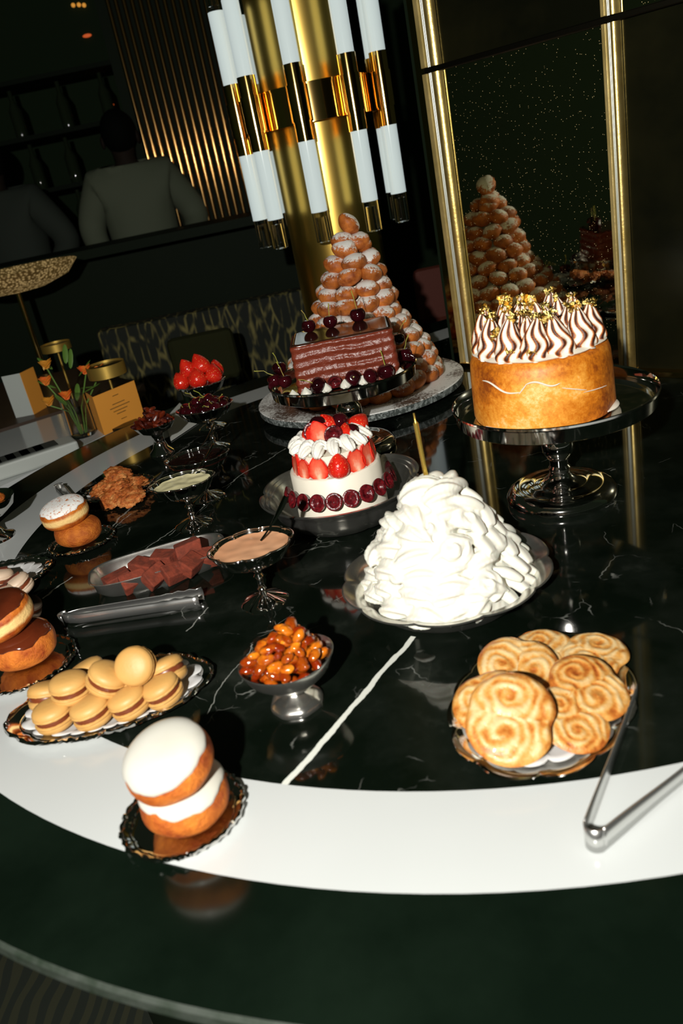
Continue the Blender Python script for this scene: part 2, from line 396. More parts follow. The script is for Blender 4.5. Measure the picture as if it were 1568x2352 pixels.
M['ink'] = simple('menu_ink', (0.25, 0.13, 0.03, 1), 0.8)
M['grey_plastic'] = simple('grey_plastic', (0.42, 0.45, 0.42, 1), 0.5)
M['pit'] = simple('dark_recess', (0.03, 0.035, 0.03, 1), 0.8)
M['leaf'] = simple('green_leaf', (0.10, 0.20, 0.03, 1), 0.5)
M['petal'] = simple('orange_petal', rgb(232, 96, 30), 0.6, c2=rgb(225, 130, 40), nscale=50)
M['petal_y'] = simple('yellow_petal', rgb(210, 140, 40), 0.6)
M['candle'] = simple('gold_candle', (0.85, 0.60, 0.12, 1), 0.25, 0.85)
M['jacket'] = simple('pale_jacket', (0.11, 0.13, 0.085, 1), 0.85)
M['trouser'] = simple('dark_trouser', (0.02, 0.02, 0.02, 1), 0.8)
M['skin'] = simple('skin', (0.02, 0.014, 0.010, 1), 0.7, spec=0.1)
M['hair'] = simple('dark_hair', (0.003, 0.004, 0.003, 1), 0.8, spec=0.05)
M['red'] = simple('dark_red_upholstery', (0.10, 0.018, 0.008, 1), 0.7)
M['seat'] = simple('olive_velvet', (0.020, 0.022, 0.008, 1), 0.9, spec=0.1)
t = NT('amber_glow'); t.set(base=(1, 0.5, 0.1, 1), em=(1, 0.42, 0.06, 1), ems=0.5); M['amber'] = t.m
t = NT('red_glow'); t.set(base=(1, 0.2, 0.1, 1), em=(1, 0.16, 0.03, 1), ems=0.4); M['redglow'] = t.m
t = NT('warm_bulb'); t.set(base=(1, 0.9, 0.7, 1), em=(1, 0.82, 0.5, 1), ems=3.0); M['bulb'] = t.m
t = NT('sugar_dusted_slate'); c = t.co(False); x, y, z = t.sep(t.raw)[0:3]
rr = t.math('SQRT', t.math('ADD', t.math('MULTIPLY', x, x), t.math('MULTIPLY', y, y)))
k = t.math('ADD', t.math('MULTIPLY', t.noise(8, 3), 0.9), t.math('MULTIPLY', t.noise(180, 4, 0.75), 0.75))
sug = t.math('MULTIPLY', t.ramp(k, [(0.74, (0, 0, 0, 1)), (0.88, (1, 1, 1, 1))]), t.math('GREATER_THAN', z, 0.0165))
grain = t.ramp(t.noise(95, 3, 0.6, dist=1.2), [(0.45, (0.045, 0.055, 0.05, 1)), (0.6, (0.26, 0.29, 0.28, 1))])
t.set(base=t.mix(sug, t.mix(t.math('GREATER_THAN', z, 0.0165), grain, (0.10, 0.06, 0.04, 1)), (0.86, 0.87, 0.84, 1)), rough=0.5); M['slate'] = t.m

# ---------------------------------------------------------------- the room
def box_obj(name, c, d, m, rz=0, parent=None, bevel=0):
    return MB().box((0, 0, 0), d).build(name, m, parent, loc=c, rot=(0, 0, rz), flat=True, bevel=bevel)
struct(box_obj('floor', (0, 2.6, -0.03), (9, 8.6, 0.06), M['carpet']))
struct(box_obj('wall_back', (0, 6.3, 1.7), (9, 0.1, 3.4), M['black_wall']))
struct(box_obj('wall_left', (-4.2, 3.0, 1.7), (0.1, 6.6, 3.4), M['black_wall']))

# ---------------------------------------------------------------- the marble counter (rounded peninsula)
CX, CY = 0.2450, 1.4095
DA = math.radians(24.8)                                  # direction the counter runs away in
R1, R2, R3 = 1.0757, 0.9609, 0.8473
def outline(r, n=96, L=2.4):
    pts = [(L * cos(DA) - r * -sin(DA), L * sin(DA) - r * cos(DA))]
    for i in range(n + 1):
        a = DA - PI / 2 - PI * i / n
        pts.append((r * cos(a), r * sin(a)))
    pts.append((L * cos(DA) + r * -sin(DA), L * sin(DA) + r * cos(DA)))
    return pts
bar = thing('bar_counter', 'round-ended bar counter of black marble with an inlaid white stone band', 'counter', (CX, CY, 0))
o3, o2, o1 = outline(R3), outline(R2), outline(R1)
off = Vector((CX, CY, 0))
def ring(pa, pb, name, m, z=TZ):
    mb = MB(); n = len(pa)
    mb.grid([[(x, y, z - 0.02) for x, y in pa], [(x, y, z) for x, y in pa], [(x, y, z) for x, y in pb], [(x, y, z - 0.02) for x, y in pb]], closed=False)
    return mb.build(name, m, bar, flat=True)
mb = MB(); n = len(o3)
mb.add([(x + CX, y + CY, TZ) for x, y in o3] + [(x + CX, y + CY, TZ - 0.02) for x, y in o3], [tuple(range(n)), tuple(range(2 * n - 1, n - 1, -1))])
mi = mb.build('marble_inlay', M['marble'], bar, loc=(-CX, -CY, 0), flat=True)   # mesh kept in room coordinates so the veins lie where they do
ring(o3, o2, 'white_band', M['white_stone'])
ring(o2, o1, 'marble_border', M['border'])
mb = MB(); k = 1 + 0.004 / R1
mb.grid([[(x, y, TZ + 0.0005) for x, y in o1], [(x * k, y * k, TZ - 0.002) for x, y in o1], [(x * k, y * k, TZ - 0.012) for x, y in o1], [(x * .97, y * .97, TZ - 0.016) for x, y in o1]], closed=False)
mb.build('edge_trim', M['edge'], bar, sharp=30)
bo = outline(0.86, L=2.2)
MB().grid([[(x, y, 0.0) for x, y in bo], [(x, y, TZ - 0.03) for x, y in bo]], closed=False).build('base_panel', M['dark_wood'], bar)

# ---------------------------------------------------------------- mirrored pillar standing on the counter
WA = math.radians(40)
Wn = Vector((-cos(WA), -sin(WA), 0)); Wt = Vector((sin(WA), -cos(WA), 0))      # Wt runs along the face, towards the right and nearer
A0 = Vector((*at(1068, 838, 0), TZ))
pil = thing('mirror_pillar', 'tall pillar clad in speckled mirror and dark panels with brass frame strips', 'pillar', A0)
pil.rotation_euler = (0, 0, math.atan2(Wt.y, Wt.x))
# local axes: +x along the face, -y = out of the face towards the room (Wn), z up
H = 1.6
def face_x(u, v):
    """distance along the face at photo pixel u, v"""
    d = AX_R * ((u - 784) / F_PX) - AX_U * ((v - 1176) / F_PX) + AX_F
    t = (A0 - CAM).dot(Wn) / d.dot(Wn); P = CAM + d * t - A0
    return P.dot(Wt), P.z
fx1 = face_x(1101, 842)[0]; sx = face_x(1383, 47)[0]; sz = face_x(1000, 160)[1]; sz2 = face_x(1376, 55)[1]
seam = (sz + sz2) / 2
fw = face_x(1430, 560)[0] - face_x(1400, 560)[0]
FW = fx1                                                                         # width of one frame
X2 = face_x(1417, 560)[0]
print('PILLAR', FW, X2, fw, sz, sz2)
def strip(x0, w_, z0, z1):
    """frame of three strips: flat brass, pale ribbed metal, brass roll that turns back into the panel"""
    f = MB(); f.box((x0 + w_ * .14, -0.010, (z0 + z1) / 2), (w_ * .28, 0.02, z1 - z0)); f.build('brass_strip', M['frame_brass'], pil, flat=True, bevel=0.001)
    f = MB()
    for k in range(3):
        c = x0 + w_ * (.34 + .09 * k)
        f.tube([(c, -0.012, z0), (c, -0.012, z1)], w_ * .05, 10)
    f.build('ribbed_strip', M['frame_steel'], pil)
    f = MB(); rows = []
    prof = [(x0 + w_ * .56, 0.0), (x0 + w_ * .56, -0.016)] + [(x0 + w_ * .62 + w_ * .38 * sin(PI / 2 * i / 8), -0.016 * cos(PI / 2 * i / 8) - .001) for i in range(9)]
    f.grid([[(x, y, z) for x, y in prof] for z in (z0, z1)], closed=False); f.build('brass_roll', M['roll_brass'], pil)
box_obj('core', (0.95, 0.21, H / 2), (2.0, 0.40, H), M['dark_wood'], parent=pil)
strip(0, FW, 0.012, seam - 0.004); strip(0, FW, seam + 0.008, H)
strip(X2, fw * 1.05, 0.012, seam - 0.004); strip(X2, fw * 1.05, seam + 0.008, H)
MB().box(((FW + X2) / 2, 0.004, seam / 2), (X2 - FW + .004, 0.006, seam)).build('mirror_panel', M['mirror'], pil, flat=True)
MB().box(((FW + X2) / 2, 0.004, (seam + H) / 2), (X2 - FW + .004, 0.006, H - seam)).build('dark_panel', M['lacquer'], pil, flat=True)
MB().box((X2 + fw + .5, 0.004, seam / 2), (1.0, 0.006, seam)).build('dark_panel', M['lacquer'], pil, flat=True)
MB().box((X2 + fw + .5, 0.004, (seam + H) / 2), (1.0, 0.006, H - seam)).build('mirror_panel', M['mirror'], pil, flat=True)
MB().box((0.75, -0.006, seam + 0.002), (1.5, 0.012, 0.012)).build('seam_bar', M['dark_metal'], pil, flat=True, bevel=0.002)
MB().box((0.75, -0.008, 0.006), (1.5, 0.03, 0.012)).build('plinth_strip', M['brass'], pil, flat=True, bevel=0.001)
M['tinted_brass'] = simple('tinted_brass_mirror', (0.62, 0.40, 0.12, 1), 0.09, 1)
MB().box((-FW * .38, 0.005, H / 2), (FW * .76, 0.006, H)).build('side_mirror', M['tinted_brass'], pil, flat=True)

# ---------------------------------------------------------------- brass column and the ring chandelier around it
KX, KY = 0.165, 2.80
col = thing('brass_column', 'round satin brass column rising behind the cream puff tower', 'column', (KX, KY, 0))
MB().lathe([(0.148, 0), (0.148, 3.4)], 96).build('shaft', M['satin_brass'], col)
MB().lathe([(0.15, 0), (0.165, 0.0), (0.165, 0.09), (0.154, 0.10), (0.149, 0.10)], 64).build('base_collar', M['brass'], col)
RZ = TZ + 0.710
chd = thing('ring_chandelier', 'brass ring light with white glass tubes and clear tips around the brass column', 'chandelier', (KX, KY, RZ))
RR = 0.194
MB().lathe([(RR - .012, -.052), (RR, -.052), (RR, .052), (RR - .012, .052), (RR - .012, -.052)], 96).build('ring', M['brass'], chd, sharp=30)
for k in range(6):
    a = k * PI / 3 + .3
    MB().tube([(.14 * cos(a), .14 * sin(a), 0), ((RR - .006) * cos(a), (RR - .006) * sin(a), 0)], .006, 8).build('bracket', M['brass'], chd)
for k in range(9):
    th = math.radians(-12 + 40 * k); x, y = (RR + .036) * sin(th), -(RR + .036) * cos(th)
    c = MB(); c.lathe([(.0, -.100), (.027, -.100), (.027, -.048), (.030, -.048), (.030, .048), (.027, .048), (.027, .100), (0, .100)], 32, T=Matrix.Translation((x, y, 0)))
    sl = c.build('sleeve', M['brass'], chd, sharp=30)
    for s in (-1, 1):
        c = MB(); c.lathe([(0, s * .095), (.0245, s * .095), (.0245, s * .295), (0, s * .295)], 32, T=Matrix.Translation((x, y, 0))); wt = c.build('white_tube', M['opal'], chd, sharp=30)
        c = MB(); c.lathe([(0, s * .296), (.0235, s * .296), (.0235, s * .380), (.019, s * .382), (.013, s * .380), (.012, s * .31), (0, s * .31)], 20, T=Matrix.Translation((x, y, 0))); c.build('clear_tip', M['glass'], wt, sharp=30)

# ---------------------------------------------------------------- the dark room behind
X0, Y0, Z0 = atY(400, 525, 4.7); X1, _, Z1 = atY(575, 520, 4.7)
rib = thing('ribbed_brass_screen', 'tall dark screen of thin vertical brass rods left of the column', 'screen', ((X0 + X1) / 2, 4.7, (Z0 + Z1) / 2 - .01))
MB().box((0.02, .04, .9), (X1 - X0 + .25, .03, 1.8)).build('back_board', M['dark_wood'], rib, flat=True)
N = 15
for i in range(N):
    c = MB(); x = -(X1 - X0) / 2 - .04 + (X1 - X0 + .14) * i / (N - 1)
    c.tube([(x, 0, 0), (x, 0, 1.8)], .0105, 10).build('rod', M['rod_brass'], rib)
bk = thing('back_bar', 'long dark bar counter in front of the standing person', 'counter', (-1.3, 4.05, 0))
zc = atY(300, 552, 4.05)[2]
MB().box((0, 0.2, zc - .02), (3.4, .5, .04)).build('top', M['dark_wood'], bk, flat=True)
MB().box((0, 0.24, zc / 2 - .03), (3.3, .38, zc - .06)).build('front', M['dark_wood'], bk, flat=True)
xa = atY(235, 800, 3.85)[0]; xb = atY(720, 760, 3.85)[0]; zt = atY(480, 705, 3.85)[2]
bq = thing('banquette', 'high-backed banquette in gold and black patterned fabric', 'bench', ((xa + xb) / 2, 3.85, 0))
MB().box((0, 0, zt / 2 + .1), (xb - xa, .12, zt - .2)).build('backrest', M['ikat'], bq, flat=True, bevel=.02)
MB().box((0, -.28, .40), (xb - xa, .46, .12)).build('seat', M['seat'], bq, flat=True, bevel=.03)
MB().box((0, -.25, .17), (xb - xa - .05, .4, .34)).build('plinth', M['dark_wood'], bq, flat=True)
def chair(u, v, Y, label, m, wd=.44, hgt=.42):
    x, y, z = atY(u, v, Y)
    c = thing('dining_chair', label, 'chair', (x, Y, 0))
    MB().box((0, .0, z - hgt / 2), (wd, .06, hgt)).build('backrest', m, c, flat=True, bevel=.025)
    MB().box((0, -.22, .45), (wd, .44, .08)).build('seat', m, c, flat=True, bevel=.03)
    for sx in (-1, 1):
        for sy in (-.4, 0): MB().tube([(sx * wd * .42, sy, 0), (sx * wd * .42, sy, .42)], .015, 8).build('leg', M['dark_wood'], c)
        MB().tube([(sx * wd * .42, .0, .42), (sx * wd * .42, 0, z - hgt + .03)], .014, 8).build('back_post', M['dark_wood'], c)
    return c
chair(455, 765, 3.2, 'dark olive dining chair in front of the patterned banquette', M['seat'], .26, .2)
chair(990, 612, 3.6, 'dark red upholstered chair seen between brass column and mirror pillar', M['red'], .17, .24)

# person in a pale jacket, back to the camera, behind the back bar
px_, py_ = -0.72, 4.62
pe = thing('person', 'person in a pale jacket seen from behind, hands on hips, at the back bar', 'person', (px_, py_, 0), .15)
def skin_mesh(name, verts, edges, radii, m, parent, sub=2):
    me = bpy.data.meshes.new(name); me.from_pydata(verts, edges, []); me.materials.append(m)
    o = bpy.data.objects.new(name, me); COL.objects.link(o); o.parent = parent
    sk = o.modifiers.new('skin', 'SKIN'); sk.use_smooth_shade = True
    for i, d in enumerate(me.skin_vertices[0].data):
        r = radii[i]; d.radius = r if isinstance(r, tuple) else (r, r); d.use_root = (i == 0)
    s = o.modifiers.new('sub', 'SUBSURF'); s.levels = sub; s.render_levels = sub
    return o
bv = [(0, 0, .96), (0, .01, 1.12), (0, .02, 1.30), (0, .02, 1.44), (0, 0, 1.51), (0, .01, 1.56), (0, .01, 1.645),
      (-.17, .02, 1.46), (-.30, .06, 1.22), (-.20, -.08, 1.05), (.17, .02, 1.46), (.30, .06, 1.22), (.20, -.08, 1.05),
      (-.09, 0, .90), (-.10, 0, .50), (-.10, .02, .09), (-.10, -.12, .04), (.09, 0, .90), (.10, 0, .50), (.10, .02, .09), (.10, -.12, .04)]
be = [(0, 1), (1, 2), (2, 3), (3, 4), (4, 5), (5, 6), (3, 7), (7, 8), (8, 9), (3, 10), (10, 11), (11, 12), (0, 13), (13, 14), (14, 15), (15, 16), (0, 17), (17, 18), (18, 19), (19, 20)]
br = [(.15, .11), (.14, .10), (.16, .11), (.15, .10), .055, .055, .085, .065, .048, .032, .065, .048, .032, .085, .06, .04, .035, .085, .06, .04, .035]
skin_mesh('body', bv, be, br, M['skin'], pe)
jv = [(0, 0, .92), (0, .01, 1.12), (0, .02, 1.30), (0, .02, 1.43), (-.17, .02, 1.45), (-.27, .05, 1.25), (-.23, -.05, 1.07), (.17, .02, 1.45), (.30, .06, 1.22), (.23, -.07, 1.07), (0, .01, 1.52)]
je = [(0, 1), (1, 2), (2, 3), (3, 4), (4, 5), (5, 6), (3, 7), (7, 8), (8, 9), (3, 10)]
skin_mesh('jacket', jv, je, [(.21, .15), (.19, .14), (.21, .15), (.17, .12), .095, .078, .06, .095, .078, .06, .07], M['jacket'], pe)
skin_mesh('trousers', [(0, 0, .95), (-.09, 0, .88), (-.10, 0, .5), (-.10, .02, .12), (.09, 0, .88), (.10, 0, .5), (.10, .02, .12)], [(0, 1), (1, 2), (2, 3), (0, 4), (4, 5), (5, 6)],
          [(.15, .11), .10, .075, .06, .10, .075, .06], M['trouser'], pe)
MB().ell((0, .0, 1.675), (.088, .105, .108)).build('hair', M['hair'], pe)
for s in (-1, 1): MB().ell((s * .088, .01, 1.64), (.012, .025, .032), 10, 8).build('ear', M['skin'], pe)
MB().ell((0, .115, 1.63), (.015, .02, .025), 10, 8).build('nose', M['skin'], pe)
# second person, hardly lit, at the far left edge
x, y, z = atY(55, 470, 4.75)
p2 = thing('person', 'person in dim dark clothes standing at the far left edge behind the back bar', 'person', (x, 4.75, 0), -.2)
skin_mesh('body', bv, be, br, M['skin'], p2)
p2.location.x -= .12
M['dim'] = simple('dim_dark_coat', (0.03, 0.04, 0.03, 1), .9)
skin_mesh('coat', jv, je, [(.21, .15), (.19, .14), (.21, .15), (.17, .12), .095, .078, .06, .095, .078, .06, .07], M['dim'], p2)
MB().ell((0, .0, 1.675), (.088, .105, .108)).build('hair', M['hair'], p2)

# back-bar shelf with bottles, and small amber lights
sh = thing('bottle_shelf', 'dark back-bar shelf unit behind the standing person', 'shelf', (-0.75, 5.6, 0))
for zz in (1.2, 1.5, 1.8, 2.1): MB().box((0, 0, zz), (2.4, .25, .025)).build('shelf_board', M['dark_wood'], sh, flat=True)
for xx in (-1.2, 0, 1.2): MB().box((xx, .02, 1.1), (.04, .25, 2.2)).build('upright', M['dark_wood'], sh, flat=True)
b = MB(); b.lathe([(0, 0), (.035, 0), (.037, .02), (.037, .15), (.014, .2), (.013, .26), (0, .262)], 20)
M['bottle'] = simple('dark_bottle_glass', (0.02, 0.03, 0.015, 1), 0.05)
bottle = Stock(tag(b.build('bottle', M['bottle']), 'dark glass bottle standing on the back-bar shelf', 'bottle', 'bottles on the back-bar shelf'))
RND = random.Random(4)
for zz in (1.2125, 1.5125, 1.8125):
    for i in range(8):
        bottle.take((-1.70 + i * .26 + RND.uniform(-.04, .04), 5.58, zz), (0, 0, RND.random() * 6))
tl = MB(); tl.ell((0, 0, .010), (.010, .010, .012), 10, 8)
amb = [(168, 12, 6.235, 'amber', 'leftmost of the three small amber lights near the top edge'), (181, 11, 6.235, 'amber', 'middle of the three small amber lights near the top edge'),
       (193, 12, 6.235, 'amber', 'rightmost of the three small amber lights near the top edge'), (252, 242, 6.235, 'redglow', 'small red light above the standing person'),
       (380, 416, 6.235, 'bulb', 'small white light right of the person in the pale jacket'), (420, 470, 6.235, 'amber', 'small amber light low at the left of the brass rods'),
       (200, 82, 6.235, 'redglow', 'faint red light below the three amber ones')]
for i, (u, v, Y, mm, lab) in enumerate(amb):
    tag(MB().ell((0, 0, 0), (.013, .013, .013) if mm != 'redglow' else (.03, .01, .011), 12, 8).build('indicator_light', M[mm], None, loc=atY(u, v, Y)), lab, 'light')

# glowing beaded gold bowl lamp far left
lx, ly, lz = atY(30, 640, 3.55)
lp = thing('bowl_lamp', 'wide shallow gold beaded lamp bowl glowing at the left edge', 'lamp', (lx, ly, lz))
t = NT('glowing_gold_beads'); vb = t.n('ShaderNodeTexVoronoi'); vb.inputs['Scale'].default_value = 90; t.l(t.co(), vb.inputs['Vector'])
t.set(base=(0.9, 0.62, 0.22, 1), rough=.3, metal=1, em=t.ramp(vb.outputs['Distance'], [(0.1, (1, .68, .28, 1)), (0.6, (.12, .07, .02, 1))]), ems=.35); M['bead'] = t.m
MB().lathe([(.0, -.06), (.12, -.05), (.22, -.02), (.27, .03), (.262, .035), (.21, -.01), (.11, -.035), (0, -.045)], 64).build('bowl', M['bead'], lp)
for q in range(4):
    a = (-2.2, -1.5, -.9, 2.5)[q]; MB().ell((.2 * cos(a), .2 * sin(a), .01), (.012, .012, .012), 10, 8).build('bulb', M['bulb'], lp)
MB().tube([(0, 0, -.05), (0, 0, -lz + .0)], .012, 8).build('stand', M['brass'], lp)

# neighbouring table with cards, flowers and lamps
TA = -0.045
poly = [at(*q, TA) for q in ((-260, 1290), (0, 1118), (120, 1062), (232, 1003), (318, 960), (300, 935), (158, 944), (0, 994), (-260, 1080))]
ta = thing('side_table', 'white stone side table beyond the far left edge of the counter', 'table', (0, 0, 0))
mb = MB(); n = len(poly); zt = TZ + TA
mb.add([(x, y, zt) for x, y in poly] + [(x, y, zt - .03) for x, y in poly], [tuple(range(n)), tuple(range(2 * n - 1, n - 1, -1))] + [(i, (i + 1) % n, n + (i + 1) % n, n + i) for i in range(n)])
mb.build('table_top', M['white_stone'], ta, flat=True)
cxx, cyy = at(100, 1010, TA)
MB().lathe([(0, 0), (.22, 0), (.22, .015), (.04, .03), (.035, zt - .03), (0, zt - .03)], 32, T=Matrix.Translation((cxx, cyy, 0))).build('pedestal', M['dark_metal'], ta, sharp=30)
poly = [at(*q, TA) for q in ((-200, 1050), (0, 986), (155, 938), (298, 925), (330, 880), (180, 845), (-260, 930))]
tb = thing('side_table', 'dark wooden side table behind the white one', 'table', (0, 0, 0))
mb = MB(); n = len(poly)
mb.add([(x, y, zt) for x, y in poly] + [(x, y, zt - .03) for x, y in poly], [tuple(range(n)), tuple(range(2 * n - 1, n - 1, -1))] + [(i, (i + 1) % n, n + (i + 1) % n, n + i) for i in range(n)])
M['brown'] = simple('brown_wood', (0.05, 0.03, 0.018, 1), .4)
mb.build('table_top', M['brown'], tb, flat=True)
cxx, cyy = at(100, 910, TA)
MB().lathe([(0, 0), (.22, 0), (.22, .015), (.04, .03), (.035, zt - .03), (0, zt - .03)], 32, T=Matrix.Translation((cxx, cyy, 0))).build('pedestal', M['dark_metal'], tb, sharp=30)
def quad_slab(name, pts, th, m, parent=None, flat=True):
    a = (Vector(pts[1]) - Vector(pts[0])).cross(Vector(pts[-1]) - Vector(pts[0])).normalized() * th
    n = len(pts); mb = MB()
    mb.add([Vector(p) for p in pts] + [Vector(p) + a for p in pts], [tuple(range(n)), tuple(range(2 * n - 1, n - 1, -1))] + [(i, (i + 1) % n, n + (i + 1) % n, n + i) for i in range(n)])
    return mb.build(name, m, parent, flat=True)
# grey dispenser box lying on the white table
p0 = Vector((*at(-160, 1130, TA + .03), 0)); p1 = Vector((*at(180, 1020, TA + .03), 0)); dr = (p1 - p0); L = dr.length; ang = math.atan2(dr.y, dr.x)
gb = thing('long_box', 'long low grey box with a row of dark square recesses on the white side table', 'box', (*((p0 + p1) / 2).xy, zt), ang)
MB().box((0, .045, .02), (L, .09, .04)).build('case', M['grey_plastic'], gb, flat=True, bevel=.006)
for i in range(7): MB().box((-L / 2 + .08 + i * (L - .12) / 7, .05, .0405), (.060, .062, .003)).build('recess', M['pit'], gb, flat=True)
# folded menu cards: px of bottom-left, bottom-fold, bottom-right, card height
def card(ul, uf, ur, h, mats, label, lines):
    L_, F_, R_ = [Vector((*at(*q, TA), 0)) for q in (ul, uf, ur)]
    c = thing('menu_card', label, 'menu', (F_.x, F_.y, zt))
    for nm, A, m in (('left_leaf', L_ - F_, mats[0]), ('right_leaf', R_ - F_, mats[1])):
        quad_slab(nm, [(0, 0, 0), (A.x, A.y, 0), (A.x, A.y, h), (0, 0, h)], .0015, m, c)
    if lines:
        A = (R_ - F_); nn = Vector((A.y, -A.x, 0)).normalized() * .0015
        if nn.y > 0: nn = -nn
        mb = MB()
        for zz, a, b in ((.82, .42, .56), (.62, .36, .66), (.53, .28, .76), (.44, .34, .68), (.36, .40, .62), (.2, .46, .6)):
            P = A * a + nn; Q = A * b + nn
            mb.add([(P.x, P.y, h * zz), (Q.x, Q.y, h * zz), (Q.x, Q.y, h * (zz + .022)), (P.x, P.y, h * (zz + .022))], [(0, 1, 2, 3)])
        mb.build('printed_lines', M['ink'], c, flat=True)
card((37, 960), (78, 952), (107, 935), .145, (M['card_white'], M['card_orange']), 'folded menu card with grey front and orange inner leaf at far left', 0)
card((222, 985), (240, 1000), (332, 958), .115, (M['card_orange'], M['card_orange']), 'open orange menu card with centred lines of print beside the vase', 1)
# vase of flowers
vx, vy = at(193, 1000, TA)
vs = thing('flower_vase', 'clear glass vase with loose orange and yellow flowers between the menu cards', 'vase', (vx, vy, zt))
MB().lathe([(0, 0), (.034, 0), (.038, .01), (.036, .12), (.034, .12), (.035, .012), (0, .006)], 32).build('glass', M['glass'], vs)
RND = random.Random(8)
fl = [(-.055, .0, .165, 'petal'), (.055, .02, .17, 'petal'), (-.01, -.01, .115, 'petal'), (-.06, -.02, .11, 'petal_y'), (.09, .03, .16, 'petal'), (-.04, .0, .21, 'petal_y')]
for k, (x, y, z, mm) in enumerate(fl):
    b = MB(); b.tube([(x * .1, y * .1, .01), (x * .3, y * .3, .08), (x, y, z)], .0022, 6); sm = b.build('stalk', M['leaf'], vs)
    b = MB()
    for j in range(9):
        a = j * 2.4; tl_ = .35 + .08 * (j % 3)
        T = Matrix.Translation((x, y, z)) @ Matrix.Rotation(a, 4, 'Z') @ Matrix.Rotation(-tl_ - .35, 4, 'Y')
        b.ell((.012 + .002 * (j % 3), 0, .004), (.017, .011, .003), 10, 6, T=T)
    b.build('blossom', M[mm], sm)
for k in range(9):
    a = RND.random() * 6.3; z = RND.uniform(.1, .22); T = Matrix.Translation((.045 * cos(a), .04 * sin(a), z)) @ Matrix.Rotation(a, 4, 'Z') @ Matrix.Rotation(RND.uniform(-1.2, .2), 4, 'Y')
    MB().ell((.02, 0, 0), (.03, .009, .002), 10, 6, T=T).build('leaf', M['leaf'], vs)
# small table lamps with flat drum shades
def tlamp(u, v, h, r, label, th=.035):
    Y = 2.6; 
    x, y = at(u, v, h)
    o = thing('table_lamp', label, 'lamp', (x, y, zt))
    hh = h - TA
    MB().lathe([(r * .97, hh - th), (r, hh - th), (r, hh), (r * .97, hh), (r * .97, hh - th)], 40).build('shade', M['lamp_brass'], o, sharp=30)
    sd_ = o.children[0]; MB().lathe([(0, hh - .004), (r * .965, hh - .006), (r * .965, hh - .010), (0, hh - .010)], 40).build('shade_disc', M['dark_metal'], sd_)
    MB().tube([(0, 0, .005), (0, 0, hh - .01)], .004, 8).build('stem', M['lamp_brass'], o)
    MB().lathe([(0, 0), (.045, 0), (.045, .008), (0, .01)], 32).build('foot', M['dark_metal'], o)
tlamp(240, 835, .145, .055, 'table lamp with flat brass drum shade behind the open menu card')
tlamp(126, 788, .16, .05, 'farther dim table lamp with flat brass shade', .025)
# two white menu sheets lying between the pecan and cherry bowls
quad_slab('paper_sheet', [(*at(412, 925, .003), TZ + .0015), (*at(378, 962, .003), TZ + .0015), (*at(392, 1012, .003), TZ + .0015), (*at(462, 965, .003), TZ + .0015)], .001, M['napkin'])
o = bpy.data.objects['paper_sheet']; tag(o, 'white paper sheet lying between the candied pecans and the cherry bowl', 'paper')

# ---------------------------------------------------------------- serving ware builders
def P3(u, v, h=0.0): x, y = at(u, v, h); return Vector((x, y, TZ + h))
def lobe(n, amp, i0=0, ph=0.0):
    def f(t, r, z, i):
        m = abs(cos(n * (t + ph) / 2)) ** 0.6
        return (r * (1 + (amp * (m - .6) if i >= i0 else 0)), z)
    return f
def oval(fn, e, p=2.0):
    def f(t, r, z, i):
        rr, zz = fn(t, r, z, i) if fn else (r, z)
        k = 1 / ((abs(cos(t)) ** p + (abs(sin(t)) / e) ** p) ** (1 / p))
        return (rr * k, zz)
    return f
def cake_stand(loc, r, h, label, kn=1.12):
    st = thing('cake_stand', label, 'cake stand', loc)
    z = h - .022
    MB().lathe([(0, z), (r * .93, z), (r * .955, z + .002), (r * .965, z + .018), (r * .99, z + .023), (r, z + .022), (r * 1.0, z + .019), (r * .975, z + .016), (r * .965, z - .002), (r * .93, z - .005), (0, z - .005)], 96).build('plate', M['chrome'], st, sharp=40)
    zz = [(1.0, .026), (.96, .016), (.90, .0125), (.80, .0125), (.74, .016), (.68, .0205), (.62, .0215), (.55, .0205), (.49, .0165), (.46, .0130), (.39, .0125), (.365, .0150), (.335, .0150), (.31, .0135), (.27, .017)]
    MB().lathe([(rr_ * kn, (z - .005) * k_) for k_, rr_ in zz], 48).build('stem', M['chrome'], st, sharp=30)
    b = .0857 * r / .153
    MB().lathe([(.0, .044), (.016, .0435), (.019, .038), (.026, .032), (.040, .027), (.049, .0265), (.052, .0240), (.064, .0235), (.074 * b / .0857, .0215), (b * .96, .0155), (b, .009), (b * .99, .003), (b * .95, 0), (0, 0)], 72).build('base', M['chrome'], st, sharp=40)
    return st
